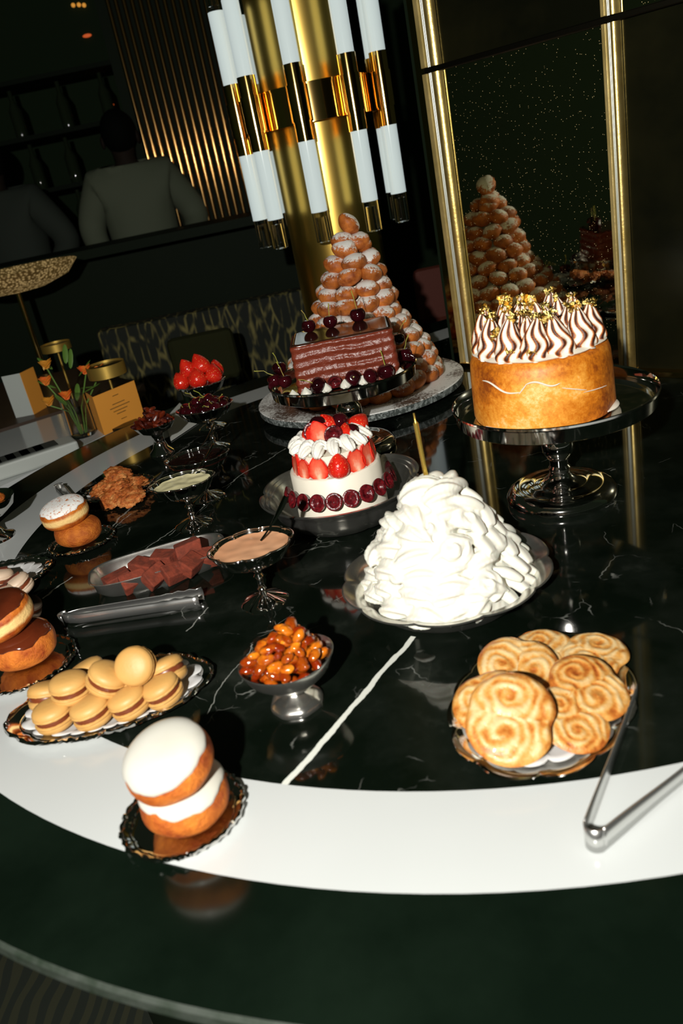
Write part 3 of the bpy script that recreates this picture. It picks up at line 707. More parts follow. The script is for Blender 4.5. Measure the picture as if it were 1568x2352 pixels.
def coupe(loc, r, h, label, rz=0, foot=.0335, lobes=8, e=.86, amp=.07, name='pedestal_bowl'):
    st = thing(name, label, 'bowl', loc, rz)
    d = .034
    fn = oval(lobe(lobes, amp, 0), e)
    prof = [(.012, h - d), (r * .45, h - d + .002), (r * .8, h - d * .62), (r * .95, h - .006), (r * 1.0, h), (r * 1.015, h + .001), (r * 1.01, h - .0015), (r * .94, h - .003), (r * .78, h - d * .55), (r * .42, h - d + .006), (0, h - d + .005)]
    def f2(t, rr, z, i):
        k = min(1, max(0, (rr / r - .3) / .5)); m = abs(cos(lobes * t / 2)) ** .6
        q = 1 / math.sqrt(cos(t) ** 2 + (sin(t) / e) ** 2); q = 1 + (q - 1) * min(1, rr / (r * .8))
        return (rr * q * (1 + amp * (m - .6) * k), z)
    MB().lathe(prof, 96, f2).build('bowl', M['chrome'], st, sharp=40)
    bp = []
    for j in range(97):
        q = f2(2 * PI * j / 96, r * 1.008, h + .0004, 5); bp.append((q[0] * cos(2 * PI * j / 96), q[0] * sin(2 * PI * j / 96), q[1]))
    MB().tube(bp, .0014, 8).build('rim_bead', M['chrome'], st.children[0])
    MB().lathe([(.011, h - d + .001), (.0065, h - d - .004), (.005, h - d - .012), (.0075, h - d - .016), (.005, h - d - .020), (.0045, .026), (.007, .022), (.0045, .018), (.008, .010)], 24).build('stem', M['chrome'], st, sharp=40)
    def f3(t, rr, z, i):
        m = abs(cos(6 * t / 2)); k = min(1, rr / foot)
        return (rr * (1 + .10 * (m - .5) * k), z + .003 * (m - .5) * k * (1 if i in (1, 2) else 0))
    MB().lathe([(.006, .014), (foot * .5, .0095), (foot * .9, .004), (foot, .0015), (foot * .98, 0), (0, 0)], 72, f3).build('foot', M['chrome'], st, sharp=40)
    return st
def surface(name, loc, r, m, label, cat, rz=0, e=.86, lobes=8, amp=.07, dome=0.0, rough=.0006, seed=0):
    mb = MB(); n = 96
    rows = []
    for i in range(13):
        k = i / 12; row = []
        for j in range(n):
            t = 2 * PI * j / n; mm = abs(cos(lobes * t / 2)) ** .6
            q = 1 / math.sqrt(cos(t) ** 2 + (sin(t) / e) ** 2)
            rr = r * k * q * (1 + amp * (mm - .6) * k)
            x, y = rr * cos(t), rr * sin(t)
            row.append((x, y, dome * (1 - k * k) + rough * noise.noise(Vector((x * 60 + seed, y * 60, 0))) * 2 + (.0012 * smooth01((k - .85) / .15))))
        rows.append(row)
    rows.append([(x * .995, y * .995, -.006) for x, y, z in rows[-1]])
    mb.grid(rows, cap0=True, cap1=True)
    return tag(mb.build(name, m, None, loc=loc, rot=(0, 0, rz), sharp=60), label, cat)
def tray(name, loc, a, e, h, label, rz=0, lobes=10, amp=.05, ornate=True, mat='chrome', cat='tray'):
    """flat oval tray with a lobed, beaded rim"""
    fn = oval(lobe(lobes, amp, 2), e)
    st = thing(name, label, cat, loc, rz)
    MB().lathe([(0, .002), (a * .76, .002), (a * .84, h * .45), (a * .93, h * .9), (a, h), (a * 1.005, h - .001), (a * .94, h * .9 - .0022), (a * .85, h * .45 - .0022), (a * .77, -.0), (0, 0)], 120, fn).build('plate', M[mat], st, sharp=45); pl_ = st.children[0]
    if ornate:
        pts = []
        n = 160
        for j in range(n + 1):
            t = 2 * PI * j / n; rr, _ = fn(t, a * .985, 0, 5)
            pts.append((rr * cos(t), rr * sin(t), h + .0006 + .0006 * sin(t * 48)))
        mb = MB(); mb.tube(pts, [.0022 + .0009 * sin(j * 2 * PI / 5) for j in range(n + 1)], 6); mb.build('beaded_rim', M[mat], pl_)
        pts = []
        for j in range(n + 1):
            t = 2 * PI * j / n; rr, _ = fn(t, a * .86, 0, 5); pts.append((rr * cos(t), rr * sin(t), h * .6))
        MB().tube(pts, .0011, 6).build('inner_ridge', M[mat], pl_)
    return st
def doily(loc, a, e, label, rz=0, n=22):
    mb = MB(); rows = []
    for k in (0.0, .5, .8, .9, 1.0):
        row = []
        for j in range(n * 8):
            t = 2 * PI * j / (n * 8); q = 1 / math.sqrt(cos(t) ** 2 + (sin(t) / e) ** 2)
            m = abs(sin(n * t / 2)) ** .5
            rr = a * k * q * (1 - (.10 * (1 - m) if k > .85 else 0))
            row.append((rr * cos(t), rr * sin(t), .004 * smooth01((k - .7) / .3) + (.0018 * m if k > .85 else 0)))
        rows.append(row)
    mb.grid(rows, cap0=True)
    o = mb.build('paper_doily', M['paper'], None, loc=loc, rot=(0, 0, rz), sharp=60)
    so = o.modifiers.new('thick', 'SOLIDIFY'); so.thickness = .0004
    return tag(o, label, 'doily')
def spoon(p0, p1, label, wd=.0095):
    """dessert spoon: bowl sunk in the sauce at p0, handle end at p1"""
    p0, p1 = Vector(p0), Vector(p1); d = p1 - p0; L = d.length
    mb = MB(); pts = []; r = []
    for i in range(15):
        k = i / 14; q = p0 + d * k + Vector((0, 0, -.012 * math.sin(PI * k) * .3))
        pts.append(q - p0); r.append(.0024 + (wd * .85 - .0024) * smooth01((k - .25) / .65) * (1 if k < .97 else .8))
    mb.tube(pts, r, 10, flat=.22)
    T = Matrix.Translation(-d.normalized() * .018)
    th = thing('spoon', label, 'spoon', p0)
    mb.build('handle', M['chrome'], th)
    MB().ell((0, 0, 0), (.012, .012, .004), T=T).build('spoon_bowl', M['chrome'], th)
    return th
def cherry_obj():
    def f(d): return 1 - .16 * max(0, d.z) ** 6 * 1.5 - .03 * abs(d.x)
    c = bpy.data.objects.new('cherry', None); COL.objects.link(c); tag(c, 'whole dark cherry', 'cherry')
    MB().ell((0, 0, 0), (.0152, .0145, .0142), 24, 16, fn=f).build('fruit', M['cherry'], c)
    return c
def add_stem(c, tip):
    tip = Vector(tip); mid = tip * .5 + Vector((tip.y * .15, -tip.x * .15, .003))
    MB().tube([(0, 0, .0105), mid * .6 + Vector((0, 0, .006)), mid + Vector((0, 0, .006)), tip, tip * 1.04], [.0009, .0007, .0007, .0010, .0015], 6).build('stem', M['stem'], c)
def half_cherry_mesh():
    mb = MB(); n = 24; rows = []
    for i in range(9):
        ph = PI / 2 * i / 8
        rows.append([(.0135 * cos(2 * PI * j / n) * sin(ph + 0.0001), .012 * cos(ph), .0145 * sin(2 * PI * j / n) * sin(ph + 0.0001)) for j in range(n)])
    mb.grid(rows, mi=0)
    rows = []
    for k, dz in ((1, 0), (.92, -.0008), (.7, -.0005), (.5, .001), (.35, .004), (.15, .0055), (0.01, .006)):
        rows.append([(.0135 * k * cos(2 * PI * j / n), dz + .0006 * noise.noise(Vector((j, k * 9, 0))), .0145 * k * sin(2 * PI * j / n)) for j in range(n)])
    mb.grid(rows, mi=1, cap1=True)
    return mb.build('halved_cherry', [M['cherry'], M['cherry_cut']])
def berry_mesh(name='strawberry', half=False):
    prof = [(0.001, .0), (.009, .001), (.0155, .006), (.0178, .013), (.0168, .021), (.0125, .030), (.006, .0375), (.0012, .041)]
    mb = MB(); n = 28 if not half else 15
    rows = []
    for r, z in prof:
        rows.append([(r * cos((PI if half else 2 * PI) * j / (n - 1 if half else n)), r * sin((PI if half else 2 * PI) * j / (n - 1 if half else n)), z) for j in range(n)])
    mb.grid(rows, closed=not half, cap0=False, cap1=False)
    if half:
        K = 9; rr = []; A = []
        for r, z in prof:
            rr.append([(r * (2 * k / (K - 1) - 1), -.0001, z) for k in range(K)])
            A.append([max(abs(2 * k / (K - 1) - 1) * .75 + .1, (z / .041) * .75 if r > .004 else 1) for k in range(K)])
        mb.grid(rr, closed=False, mi=1, A=A)
    o = mb.build(name, [M['berry'], M['berry_cut']], sub=1 if not half else 0)
    return o
HALFC = Stock(tag(half_cherry_mesh(), 'halved dark cherry', 'cherry'))
BERRY = Stock(tag(berry_mesh(), 'whole strawberry', 'strawberry'))
HBERRY = Stock(tag(berry_mesh('halved_strawberry', True), 'halved strawberry', 'strawberry'))

# ---------------------------------------------------------------- meringue cake on the tall silver stand (right)
MX, MY = .347, 1.164
cake_stand((MX, MY, TZ), .152, .170, 'tall polished silver cake stand carrying the toasted meringue cake')
mz = TZ + .149
cake = thing('meringue_cake', 'round torched caramel-brown cake crowned with toasted meringue peaks and gold leaf', 'cake', (MX - .014, MY + .004, mz))
def cfn(t, r, z, i):
    k = noise.noise(Vector((cos(t) * 2.2, sin(t) * 2.2, z * 14))) * .0022 if r > .05 else 0
    return (r + k, z)
HC = .098
MB().lathe([(0, 0), (.102, 0), (.104, .006), (.1035, .03), (.1025, .06), (.1005, .085), (.097, HC - .003), (.090, HC), (0, HC)], 120, cfn).build('cake_body', M['torched'], cake, sharp=60)
mb = MB()                                                     # spatula ridges and white smears left in the frosting
def smear(a0, a1, zf, r0=.1045, wd=.0014, n=26):
    pts = []; rd = []
    for i in range(n):
        k = i / (n - 1); a = a0 + (a1 - a0) * k
        pts.append((r0 * cos(a), r0 * sin(a), zf(k))); rd.append(wd * (.3 + .9 * sin(PI * k) ** .5))
    mb.tube(pts, rd, 6, flat=.8)
smear(-2.75, -2.15, lambda k: .074 - .016 * k + .003 * sin(7 * k)); smear(-2.16, -2.05, lambda k: .058 + .013 * k, wd=.001); smear(-2.06, -1.62, lambda k: .071 - .003 * k + .0035 * sin(6 * k))
smear(-1.6, -1.25, lambda k: .060 - .012 * k, wd=.0008); smear(-1.3, -.85, lambda k: .046 - .004 * k, wd=.0007)
mb.build('white_frosting_ridge', M['cream_smooth'], cake)
mb = MB()
for a0, a1, w_ in ((-2.8, -1.75, .0045), (-.85, -.35, .006)):
    pts = [(.104 * cos(a0 + (a1 - a0) * i / 16), .104 * sin(a0 + (a1 - a0) * i / 16), .003) for i in range(17)]
    mb.tube(pts, [w_ * (.2 + .8 * sin(PI * i / 16)) for i in range(17)], 8, flat=.6)
mb.build('base_smear', M['cream_smooth'], cake)
MB().lathe([(0, HC), (.093, HC), (.095, HC + .002), (.088, HC + .006), (0, HC + .008)], 60, lambda t, r, z, i: (r * (1 + .02 * sin(9 * t)), z)).build('meringue_layer', M['cream_smooth'], cake)
def kiss(x, y, h, lean, la, tw, R0=.0205, nr=7, wig=1.6):
    mb = MB(); n = 64; rows = []; A = []; K = 22
    for i in range(K + 1):
        k = i / K
        rr = R0 * (interp([(0, 1.0), (.12, 1.08), (.3, 1.0), (.55, .78), (.78, .45), (.93, .17), (1, .03)], k))
        cx_ = lean * h * k ** 1.7 * cos(la); cy_ = lean * h * k ** 1.7 * sin(la); row = []; ar = []
        for j in range(n):
            t = 2 * PI * j / n; ph = nr * t + tw * k * 3.0 + wig * 1.3 * sin(5.5 * (1 - k) ** 1.6 * PI * .55)
            a = .5 + .5 * cos(ph); m = 1 - .20 * (1 - a)
            row.append((x + cx_ + rr * m * cos(t), y + cy_ + rr * m * sin(t), HC + h * k)); ar.append(max(0.01, a * smooth01((k + .10) / .22)))
        rows.append(row); A.append(ar)
    mb.grid(rows, cap1=True, A=A)
    return mb.build('meringue_peak', M['meringue'], cake)
RND = random.Random(11)
kk = []
for i in range(13):
    a = -PI / 2 + 2 * PI * i / 13 + .12; kk.append((.076 * cos(a), .076 * sin(a), a))
for i in range(8):
    a = 2 * PI * i / 8 + .3; kk.append((.045 * cos(a), .045 * sin(a), a))
for i in range(3):
    a = 2 * PI * i / 3 + .8; kk.append((.017 * cos(a), .017 * sin(a), a))
tips = []
for x, y, a in kk:
    h = RND.uniform(.054, .068) + (.004 if y > 0 else 0); le = RND.uniform(.05, .32); la = a + PI + RND.uniform(-1.5, 1.5)
    kiss(x, y, h, le, la, RND.uniform(-1, 1)); tips.append((x + le * h * cos(la), y + le * h * sin(la), HC + h))
    tips.append((x + .014 * cos(RND.choice((-1.2, -1.9))), y - .015, HC + h * RND.uniform(.25, .7)) if RND.random() < .35 else tips[-1])
def leaf_flake(p, s):
    mb = MB(); rows = []
    T = Matrix.Translation(p) @ Matrix.Rotation(RND.random() * 6.3, 4, 'Z') @ Matrix.Rotation(RND.uniform(-1.5, 1.5), 4, 'X')
    sd = RND.random() * 99
    for i in range(7):
        rows.append([((i / 6 - .5) * s + RND.uniform(-.1, .1) * s, (j / 6 - .5) * s * .8 + RND.uniform(-.1, .1) * s, .45 * s * noise.noise(Vector((i * .8 + sd, j * .8, sd))) * 1.5) for j in range(7)])
    mb.grid(rows, closed=False, T=T)
    mb.build('gold_leaf', M['gold'], cake, sharp=20)
for k, p in enumerate(tips):
    if k % 2 and p == tips[k - 1]: continue
    if RND.random() < .86:
        leaf_flake(Vector(p) + Vector((RND.uniform(-.002, .002), RND.uniform(-.004, .0), -.003)), RND.uniform(.012, .020))
        if RND.random() < .6: leaf_flake(Vector(p) + Vector((RND.uniform(-.005, .005), -.004, -.008)), RND.uniform(.009, .015))

# ---------------------------------------------------------------- chocolate loaf cake on the dark silver stand (centre back)
CX2, CY2 = .057, 1.592
cake_stand((CX2, CY2, TZ), .150, .166, 'silver cake stand carrying the chocolate loaf in front of the cream puff tower', kn=1.25)
BL, BR_ = Vector((-.037, 1.558, 0)), Vector((.168, 1.543, 0))
dv = (BR_ - BL); LW = dv.length; la = math.atan2(dv.y, dv.x); DP = .142; HH = .095
print('LOAF', LW, math.degrees(la), BL, BR_)
lf = thing('chocolate_loaf_cake', 'rectangular chocolate loaf cake with combed milky sides and glossy top painted reflection-dark', 'cake', (*((BL + BR_) / 2).xy, TZ + .145), la)
mb = MB()
def rrect(w_, d_, rad, n=8):
    pts = []
    for cx_, cy_, a0 in ((w_ / 2 - rad, d_ - rad, 0), (-w_ / 2 + rad, d_ - rad, PI / 2), (-w_ / 2 + rad, rad, PI), (w_ / 2 - rad, rad, 1.5 * PI)):
        for i in range(n + 1): a = a0 + PI / 2 * i / n; pts.append((cx_ + rad * cos(a), cy_ + rad * sin(a)))
    return pts
rp = rrect(LW, DP, .010)
rows = []
NZ = 40
def resample(p, m):
    out = []; q = p + [p[0]]; ls = [math.dist(q[i], q[i + 1]) for i in range(len(p))]; T_ = sum(ls)
    for k in range(m):
        s = T_ * k / m; i = 0
        while s > ls[i]: s -= ls[i]; i += 1
        f = s / ls[i] if ls[i] else 0; out.append((q[i][0] + (q[i + 1][0] - q[i][0]) * f, q[i][1] + (q[i + 1][1] - q[i][1]) * f))
    return out
rq = resample(rp, 260)
for i in range(NZ + 1):
    z = HH * i / NZ; row = []
    for x, y in rq:
        nx, ny = x / (LW / 2), (y - DP / 2) / (DP / 2); l_ = math.hypot(nx, ny)
        dsp = .0011 * sin(z * 370 + 1.5 * noise.noise(Vector((x * 14, y * 14, 0)))) + .0012 * noise.noise(Vector((x * 130, y * 130, z * 170)))
        k = 1 - .025 * (z / HH) - (.05 * smooth01((z / HH - .95) / .05))
        row.append((x * k + nx / l_ * dsp, (y - DP / 2) * k + DP / 2 + ny / l_ * dsp, z))
    rows.append(row)
mb.grid(rows, cap0=True)
mb.build('cake_body', M['choc_side'], lf, sharp=70)
top = MB(); rt = [(x * .975 * .985, (y - DP / 2) * .96 + DP / 2) for x, y in rq]
top.grid([[(x * k, (y - DP / 2) * k + DP / 2, HH + dz) for x, y in rt] for k, dz in ((1.0, -.008), (.992, -.002), (.975, .0003), (.9, .0006), (.01, .0006))], cap1=True)
top.build('darkened_top', M['choc_top'], lf, sharp=60)
# cherries on and around it
cid = 0
WH = 'whole cherries with stems around the chocolate loaf'
def cherry(u, v, h, tip, label, rot=(0, 0, 0), group=WH, sc=1.0):
    c = cherry_obj(); add_stem(c, tip); x, y = at(u, v, h)
    if label.startswith(('black cherry', 'cherry facing', 'large dark cherry with upright')): y = 1.533; x = atY(u, v, y)[0]
    if group != WH: y = 1.665 + .012 * (sc > 1); x = atY(u, v, y)[0]
    c.location = (x, y, TZ + h); c.rotation_euler = rot; c.scale = (sc,) * 3
    c['label'] = label; c['group'] = group; return c
zt_ = .145 + HH + .014
TOPG = 'cherries standing on top of the chocolate loaf'
cherry(706, 735, zt_, (-.008, .0, .032), 'dark cherry with stem on loaf top, leftmost of the three', group=TOPG)
cherry(758, 738, zt_, (.003, .0, .034), 'dark cherry with upright stem on loaf top, middle of the three', group=TOPG)
cherry(824, 737, zt_, (-.004, .0, .042), 'large dark cherry with long stem on loaf top, rightmost of the three', group=TOPG, sc=1.12)
zl = .163
cherry(641, 845, zl + .018, (-.006, 0, .032), 'dark cherry resting on two others at the left end of the loaf')
cherry(630, 873, zl, (-.035, .0, .026), 'red-black cherry at the far left of the loaf with a stem over the rim')
cherry(654, 875, zl, (-.008, .0, .040), 'dark cherry with brown-tipped stem at the front left corner of the loaf')
cherry(726, 873, zl, (-.006, 0, .033), 'black cherry on its side in front of the loaf, stem pointing left', rot=(.15, -.85, 0), sc=1.12)
cherry(810, 863, zl, (0, .0, .02), 'cherry facing forward in front of the loaf with green stem end', rot=(1.25, 0, 0), sc=1.08)
cherry(884, 841, zl, (-.003, 0, .034), 'large dark cherry with upright stem before the right front corner of the loaf', sc=1.16)
cherry(930, 813, zl, (.012, 0, .036), 'dark cherry with green stem at the right rim of the loaf stand')
cherry(914, 778, zl + .004, (.022, .0, .036), 'cherry half hidden behind the right end of the loaf')
x, y = atY(767, 874, 1.531)[0], 1.531; HALFC.take((x, y, TZ + zl - .001), (.5, 0, .1), 'halved cherry cut side out lying before the middle of the loaf', 'halved cherries around the loaf')
x, y = atY(848, 852, 1.524)[0], 1.524; HALFC.take((x, y, TZ + zl - .001), (.3, .3, PI + .3), 'halved cherry lying on its cut side left of the large front cherry', 'halved cherries around the loaf')
def dollop(x, y, z, label, s=1.0):
    mb = MB(); mb.lathe([(.009 * s, 0), (.0115 * s, .003), (.010 * s, .008 * s), (.006 * s, .012 * s), (.001, .017 * s)], 40, lambda t, r, zz, i: (r * (1 - .16 * (1 - abs(cos(3 * (t + i * .25))))), zz), cap0=True)
    return tag(mb.build('cream_dollop', M['cream'], None, loc=(x, y, z), rot=(0, 0, x * 90)), label, 'cream', 'small cream dollops around the loaf')
for u, v, lab in ((668, 880, 'small white cream dollop at the front left corner of the loaf'), (700, 887, 'white cream dollop left of the black cherry lying before the loaf'), (746, 876, 'small white cream dollop between the black cherry and the halved cherry'),
                  (790, 869, 'white cream dollop left of the forward-facing cherry'), (832, 862, 'white cream dollop right of the forward-facing cherry'), (916, 829, 'white cream dollop at the right front corner of the loaf')):
    y = 1.530; x = atY(u, v, y)[0]; dollop(x, y, TZ + .148, lab, 1.0)

# ---------------------------------------------------------------- cream puff tower on the sugar-dusted slate board
TX, TY = .107, 1.957
bd = thing('slate_board', 'round grey slate board dusted with powdered sugar under the cream puff tower', 'board', (TX, TY, TZ + .015))
MB().lathe([(0, .0), (.250, 0), (.254, .002), (.255, .017), (.253, .0185), (0, .0185)], 96).build('disc', M['slate'], bd, sharp=30)
MB().lathe([(.19, -.015), (.19, 0), (.0, 0), (0, -.015), (.19, -.015)], 48).build('under_disc', M['dark_metal'], bd, sharp=30)
bz = TZ + .0335
tprof = [(.00, .178), (.05, .168), (.09, .148), (.13, .118), (.17, .088), (.21, .076), (.25, .062), (.30, .042), (.345, .014)]
def lean(z): return .008 + .030 * smooth01(z / .38)
core = MB(); core.lathe([(max(.004, r - .026), z) for z, r in tprof] + [(.002, .355)], 40, lambda t, r, z, i: (r, z), cap0=True)
for i, v_ in enumerate(core.v): v_.x += lean(v_.z)
tag(core.build('pastry_cream_cone', M['cream_smooth'], None, loc=(TX, TY, bz)), 'pale pastry cream showing in the gaps between the stacked cream puffs', 'cream')
PB = []
for k in range(5):
    RND = random.Random(50 + k); sd = RND.random() * 50
    def ff(d): return 1 + .07 * noise.noise(d * 1.6 + Vector((sd, 0, 0))) - .05 * max(0, -d.z)
    o = MB().ell((0, 0, 0), (.0285, .026, .0205), 24, 16, fn=ff).build('cream_puff', M['puff'])
    PB.append(Stock(tag(o, 'golden cream puff dusted with powdered sugar in the tower', 'pastry', 'cream puffs stacked in the tower')))
RND = random.Random(77)
def puff(x, y, z, k, label=None, rot=None, scale=1.0, mat=None):
    o = PB[k % 5].take((x, y, z), rot if rot else (RND.uniform(-.35, .35), RND.uniform(-.35, .35), RND.random() * 6.3), label, 'cream puffs stacked in the tower', scale)
    return o
cnt = 0
zz = .019; row = 0
while zz < .36:
    r = interp(tprof, zz); ln = lean(zz)
    if r > .02:
        n_ = max(3, int(round(2 * PI * r / .0505)))
        for j in range(n_):
            a = 2 * PI * (j + .5 * (row % 2)) / n_ + RND.uniform(-.05, .05)
            # the far side of the lower rows is hidden by the cone itself but shows in the mirror
            big = 1.12 if row == 0 else RND.uniform(.93, 1.08)
            tl_ = RND.uniform(-.3, .3)
            puff(TX + ln + r * cos(a), TY + r * sin(a), bz + zz + RND.uniform(-.004, .004), cnt, None, (RND.uniform(-.25, .25), tl_, a + PI / 2 + RND.uniform(-.3, .3)), big); cnt += 1
    zz += .0305; row += 1
ax = TX + lean(.38)
puff(ax - .016, TY - .008, bz + .342, 1, 'cream puff second from the top of the tower, on the left', (.1, .15, .3))
puff(ax + .020, TY - .004, bz + .334, 2, 'cream puff below right of the topmost one in the tower', (.1, -.2, 1.0))
puff(ax + .004, TY, bz + .376, 3, 'topmost cream puff of the tower, tilted', (.3, .8, .4), .98)
print('PUFFS', cnt + 3)

# ---------------------------------------------------------------- tiered strawberry cake in a lobed silver bowl
SX, SY = .006, 1.262
bw = thing('lobed_bowl', 'deep lobed silver bowl with stepped rim holding the tiered strawberry cake', 'bowl', (SX, SY, TZ), .35)
def bfn(t, r, z, i):
    k = smooth01((r - .05) / .05); m = abs(cos(5 * t / 2 * 2 / 2)) ** .5
    m = abs(cos(3 * t)) ** .45
    return (r * (1 + .055 * (m - .6) * k), z + .004 * (m - .6) * k * smooth01((r - .1) / .03))
MB().lathe([(0, .003), (.07, .003), (.088, .010), (.108, .030), (.113, .046), (.118, .054), (.121, .053), (.124, .058), (.128, .057), (.131, .062), (.1345, .0615), (.1335, .059), (.128, .054), (.120, .049), (.115, .042), (.110, .028), (.090, .007), (.072, 0), (0, 0)], 144, bfn).build('bowl', M['silver'], bw, sharp=35)
sc = thing('strawberry_cake', 'small two-tier white cream cake ringed with strawberries and cherries', 'cake', (SX - .001, SY + .002, TZ + .010))
MB().lathe([(0, 0), (.0765, 0), (.0755, .085), (.073, .088), (0, .088)], 96, lambda t, r, z, i: (r + .0006 * noise.noise(Vector((cos(t) * 5, sin(t) * 5, z * 40))), z)).build('lower_tier', M['cream_smooth'], sc, sharp=50)
MB().lathe([(0, .087), (.0605, .087), (.0600, .121), (0, .123)], 96).build('upper_tier', M['cream_smooth'], sc, sharp=50)
for i in range(14):
    a = 2 * PI * i / 14; T = Matrix.Translation((.0525 * cos(a), .0525 * sin(a), .1235)) @ Matrix.Rotation(a + PI / 2 + .55, 4, 'Z') @ Matrix.Rotation(-.1, 4, 'Y')
    mb = MB(); pts = []; rr = []
    for k in range(15):
        q = k / 14; pts.append((-.017 + .036 * q, .010 * sin(q * PI * 1.6 - .8), .001 + .013 * sin(PI * q) - .004 * q)); rr.append(.0142 * (.35 + .65 * sin(PI * min(1, q * 1.15)) ** .7) * (1 - .55 * q))
    mb.tube(pts, rr, 36, T=T, ridges=6, depth=.34, twist=2.4); mb.a = [0] * len(mb.a)
    mb.build('piped_swirl', M['cream_white'], sc, sharp=80)
SZ = TZ + .098
G1 = 'strawberry halves standing round the lower tier of the cream cake'
for i, (dg, s_, lab) in enumerate([(-106, .95, 'strawberry half at the far left back of the lower tier'), (-77, 1.0, 'strawberry half at the left edge of the lower tier'), (-50, .85, 'shorter strawberry half second from left in the front row'), (-25, 1.0, 'upright strawberry half left of centre on the lower tier'),
                      (2, 1.02, 'seedy strawberry half at the front centre of the lower tier'), (30, 1.0, 'strawberry half leaning right of centre on the lower tier'), (53, 1.0, 'strawberry half on the right of the lower tier'), (78, 1.05, 'strawberry half at the right edge of the lower tier'), (104, .95, 'strawberry half at the right back of the lower tier')]):
    a = math.radians(dg - 90); rot = (.16, 0, a + PI / 2 + (PI if i == 4 else 0))
    HBERRY.take((SX + .069 * cos(a), SY + .002 + .069 * sin(a), SZ - .002), (.0 if i == 4 else -.12, RND.uniform(-.18, .18), a + PI / 2 + (PI if i == 4 else 0)), lab, G1, s_ * .98)
G2 = 'halved cherries round the foot of the cream cake'
for i in range(11):
    dg = -78 + 17.2 * i; a = math.radians(dg - 90)
    lab = ['leftmost halved cherry at the foot of the cream cake', 'halved cherry second from left at the foot of the cream cake', 'halved cherry third from left at the foot of the cream cake', 'halved cherry fourth from left at the foot of the cream cake', 'halved cherry left of front centre at the foot of the cream cake',
           'halved cherry right of front centre at the foot of the cream cake', 'halved cherry sixth from right at the foot of the cream cake', 'halved cherry fourth from right at the foot of the cream cake', 'halved cherry third from right at the foot of the cream cake', 'halved cherry second from right at the foot of the cream cake', 'rightmost halved cherry at the foot of the cream cake'][i]
    if i == 6: lab = 'halved cherry fifth from right at the foot of the cream cake'
    HALFC.take((SX + .092 * cos(a), SY + .002 + .092 * sin(a), TZ + .0665), (-.35, RND.uniform(-.3, .3), a + PI / 2), lab, G2, 1.0)
fz = TZ + .150
def fruit_b(u, v, h, rot, lab, sc_=.9, half=False):
    x, y, z = atY(u, v, h); (HBERRY if half else BERRY).take((x, y, z - .014), rot, lab, 'strawberries on top of the cream cake', sc_)
fruit_b(762, 976, 1.285, (-.3, .25, 2.5), 'strawberry pointing up at the back of the pile on the cream cake', .95)
fruit_b(806, 976, 1.280, (1.1, .3, 2.2), 'large strawberry lying at the right back of the pile on the cream cake', 1.05)
fruit_b(741, 1001, 1.240, (-.25, -.2, .3), 'pale red strawberry at the front left of the pile on the cream cake', 1.0, True)
fruit_b(790, 1002, 1.240, (-.2, .35, .6), 'narrow strawberry piece at the front right of the pile on the cream cake', .85)
fruit_b(708, 995, 1.265, (.3, -.5, 1.5), 'strawberry at the left edge of the pile on the cream cake', .9)
G3 = 'cherries on top of the cream cake'
for u, v, h, rt, lab in ((719, 993, 1.248, (-.2, -.2, .1), 'cut dark cherry at the left of the fruit pile'), (766, 1000, 1.232, (-.1, 0, .1), 'cut dark cherry at the front centre of the fruit pile'), (731, 974, 1.280, (1.2, 0, 0), 'dark cherry at the back left of the fruit pile')):
    HALFC.take(atY(u, v, h), rt, lab, G3, 1.15)
for u, v, h, lab in ((806, 993, 1.252, 'whole glossy cherry at the right of the fruit pile'), (780, 968, 1.285, 'whole cherry between the two back strawberries')):
    c = tag(MB().ell((0, 0, 0), (.0152, .0145, .0142), 24, 16).build('cherry', M['cherry'], None, loc=atY(u, v, h)), lab, 'cherry', G3)

# ---------------------------------------------------------------- mountain of piped cream with a gold candle
WX, WY = .117, .935
ds = thing('scalloped_dish', 'wide scalloped silver dish holding the mountain of piped cream', 'dish', (WX, WY, TZ), .15)
def dfn(t, r, z, i):
    k = smooth01((r - .09) / .03); m = abs(cos(5 * t)) ** .6
    return (r * (1 + .045 * (m - .6) * k), z)
MB().lathe([(0, .003), (.085, .003), (.100, .010), (.115, .030), (.1205, .036), (.134, .041), (.136, .040), (.1345, .038), (.121, .0335), (.112, .024), (.098, .006), (.088, 0), (0, 0)], 140, dfn).build('dish', M['silver'], ds, sharp=35)
cm = thing('whipped_cream_mound', 'tall mountain of piped white whipped cream swirls', 'cream', (WX - .001, WY, TZ + .012))
cprof = [(0, .104), (.020, .104), (.045, .092), (.070, .074), (.095, .058), (.118, .043), (.135, .030), (.150, .012), (.156, .001)]
RND = random.Random(21)
mb = MB()
mb.lathe([(max(.001, r - .010), z) for z, r in cprof], 60, lambda t, r, z, i: (r + .004 * sin(5 * t + i), z), cap0=True)
def shell(cx_, cy_, cz_, yaw, L_, R_, curl, ridges=7, dep=.30, flat=.8, pitch=0.0, tw=1.5):
    pts = []; rr = []; K = 13
    for k in range(K):
        q = k / (K - 1); a = curl * q
        pts.append((L_ * (q - .35), L_ * .35 * sin(a), R_ * .5 * sin(PI * q) + pitch * q))
        rr.append(R_ * (sin(PI * min(1, .12 + q * .95)) ** .65) * (1 - .35 * q) + .0008)
    T = Matrix.Translation((cx_, cy_, cz_)) @ Matrix.Rotation(yaw, 4, 'Z')
    mb.tube(pts, rr, 30, T=T, ridges=ridges, depth=dep, twist=tw, flat=flat)
levels = [(.006, .098, 15), (.028, .092, 13), (.050, .080, 12), (.070, .067, 10), (.090, .054, 8), (.110, .041, 6), (.130, .026, 5)]
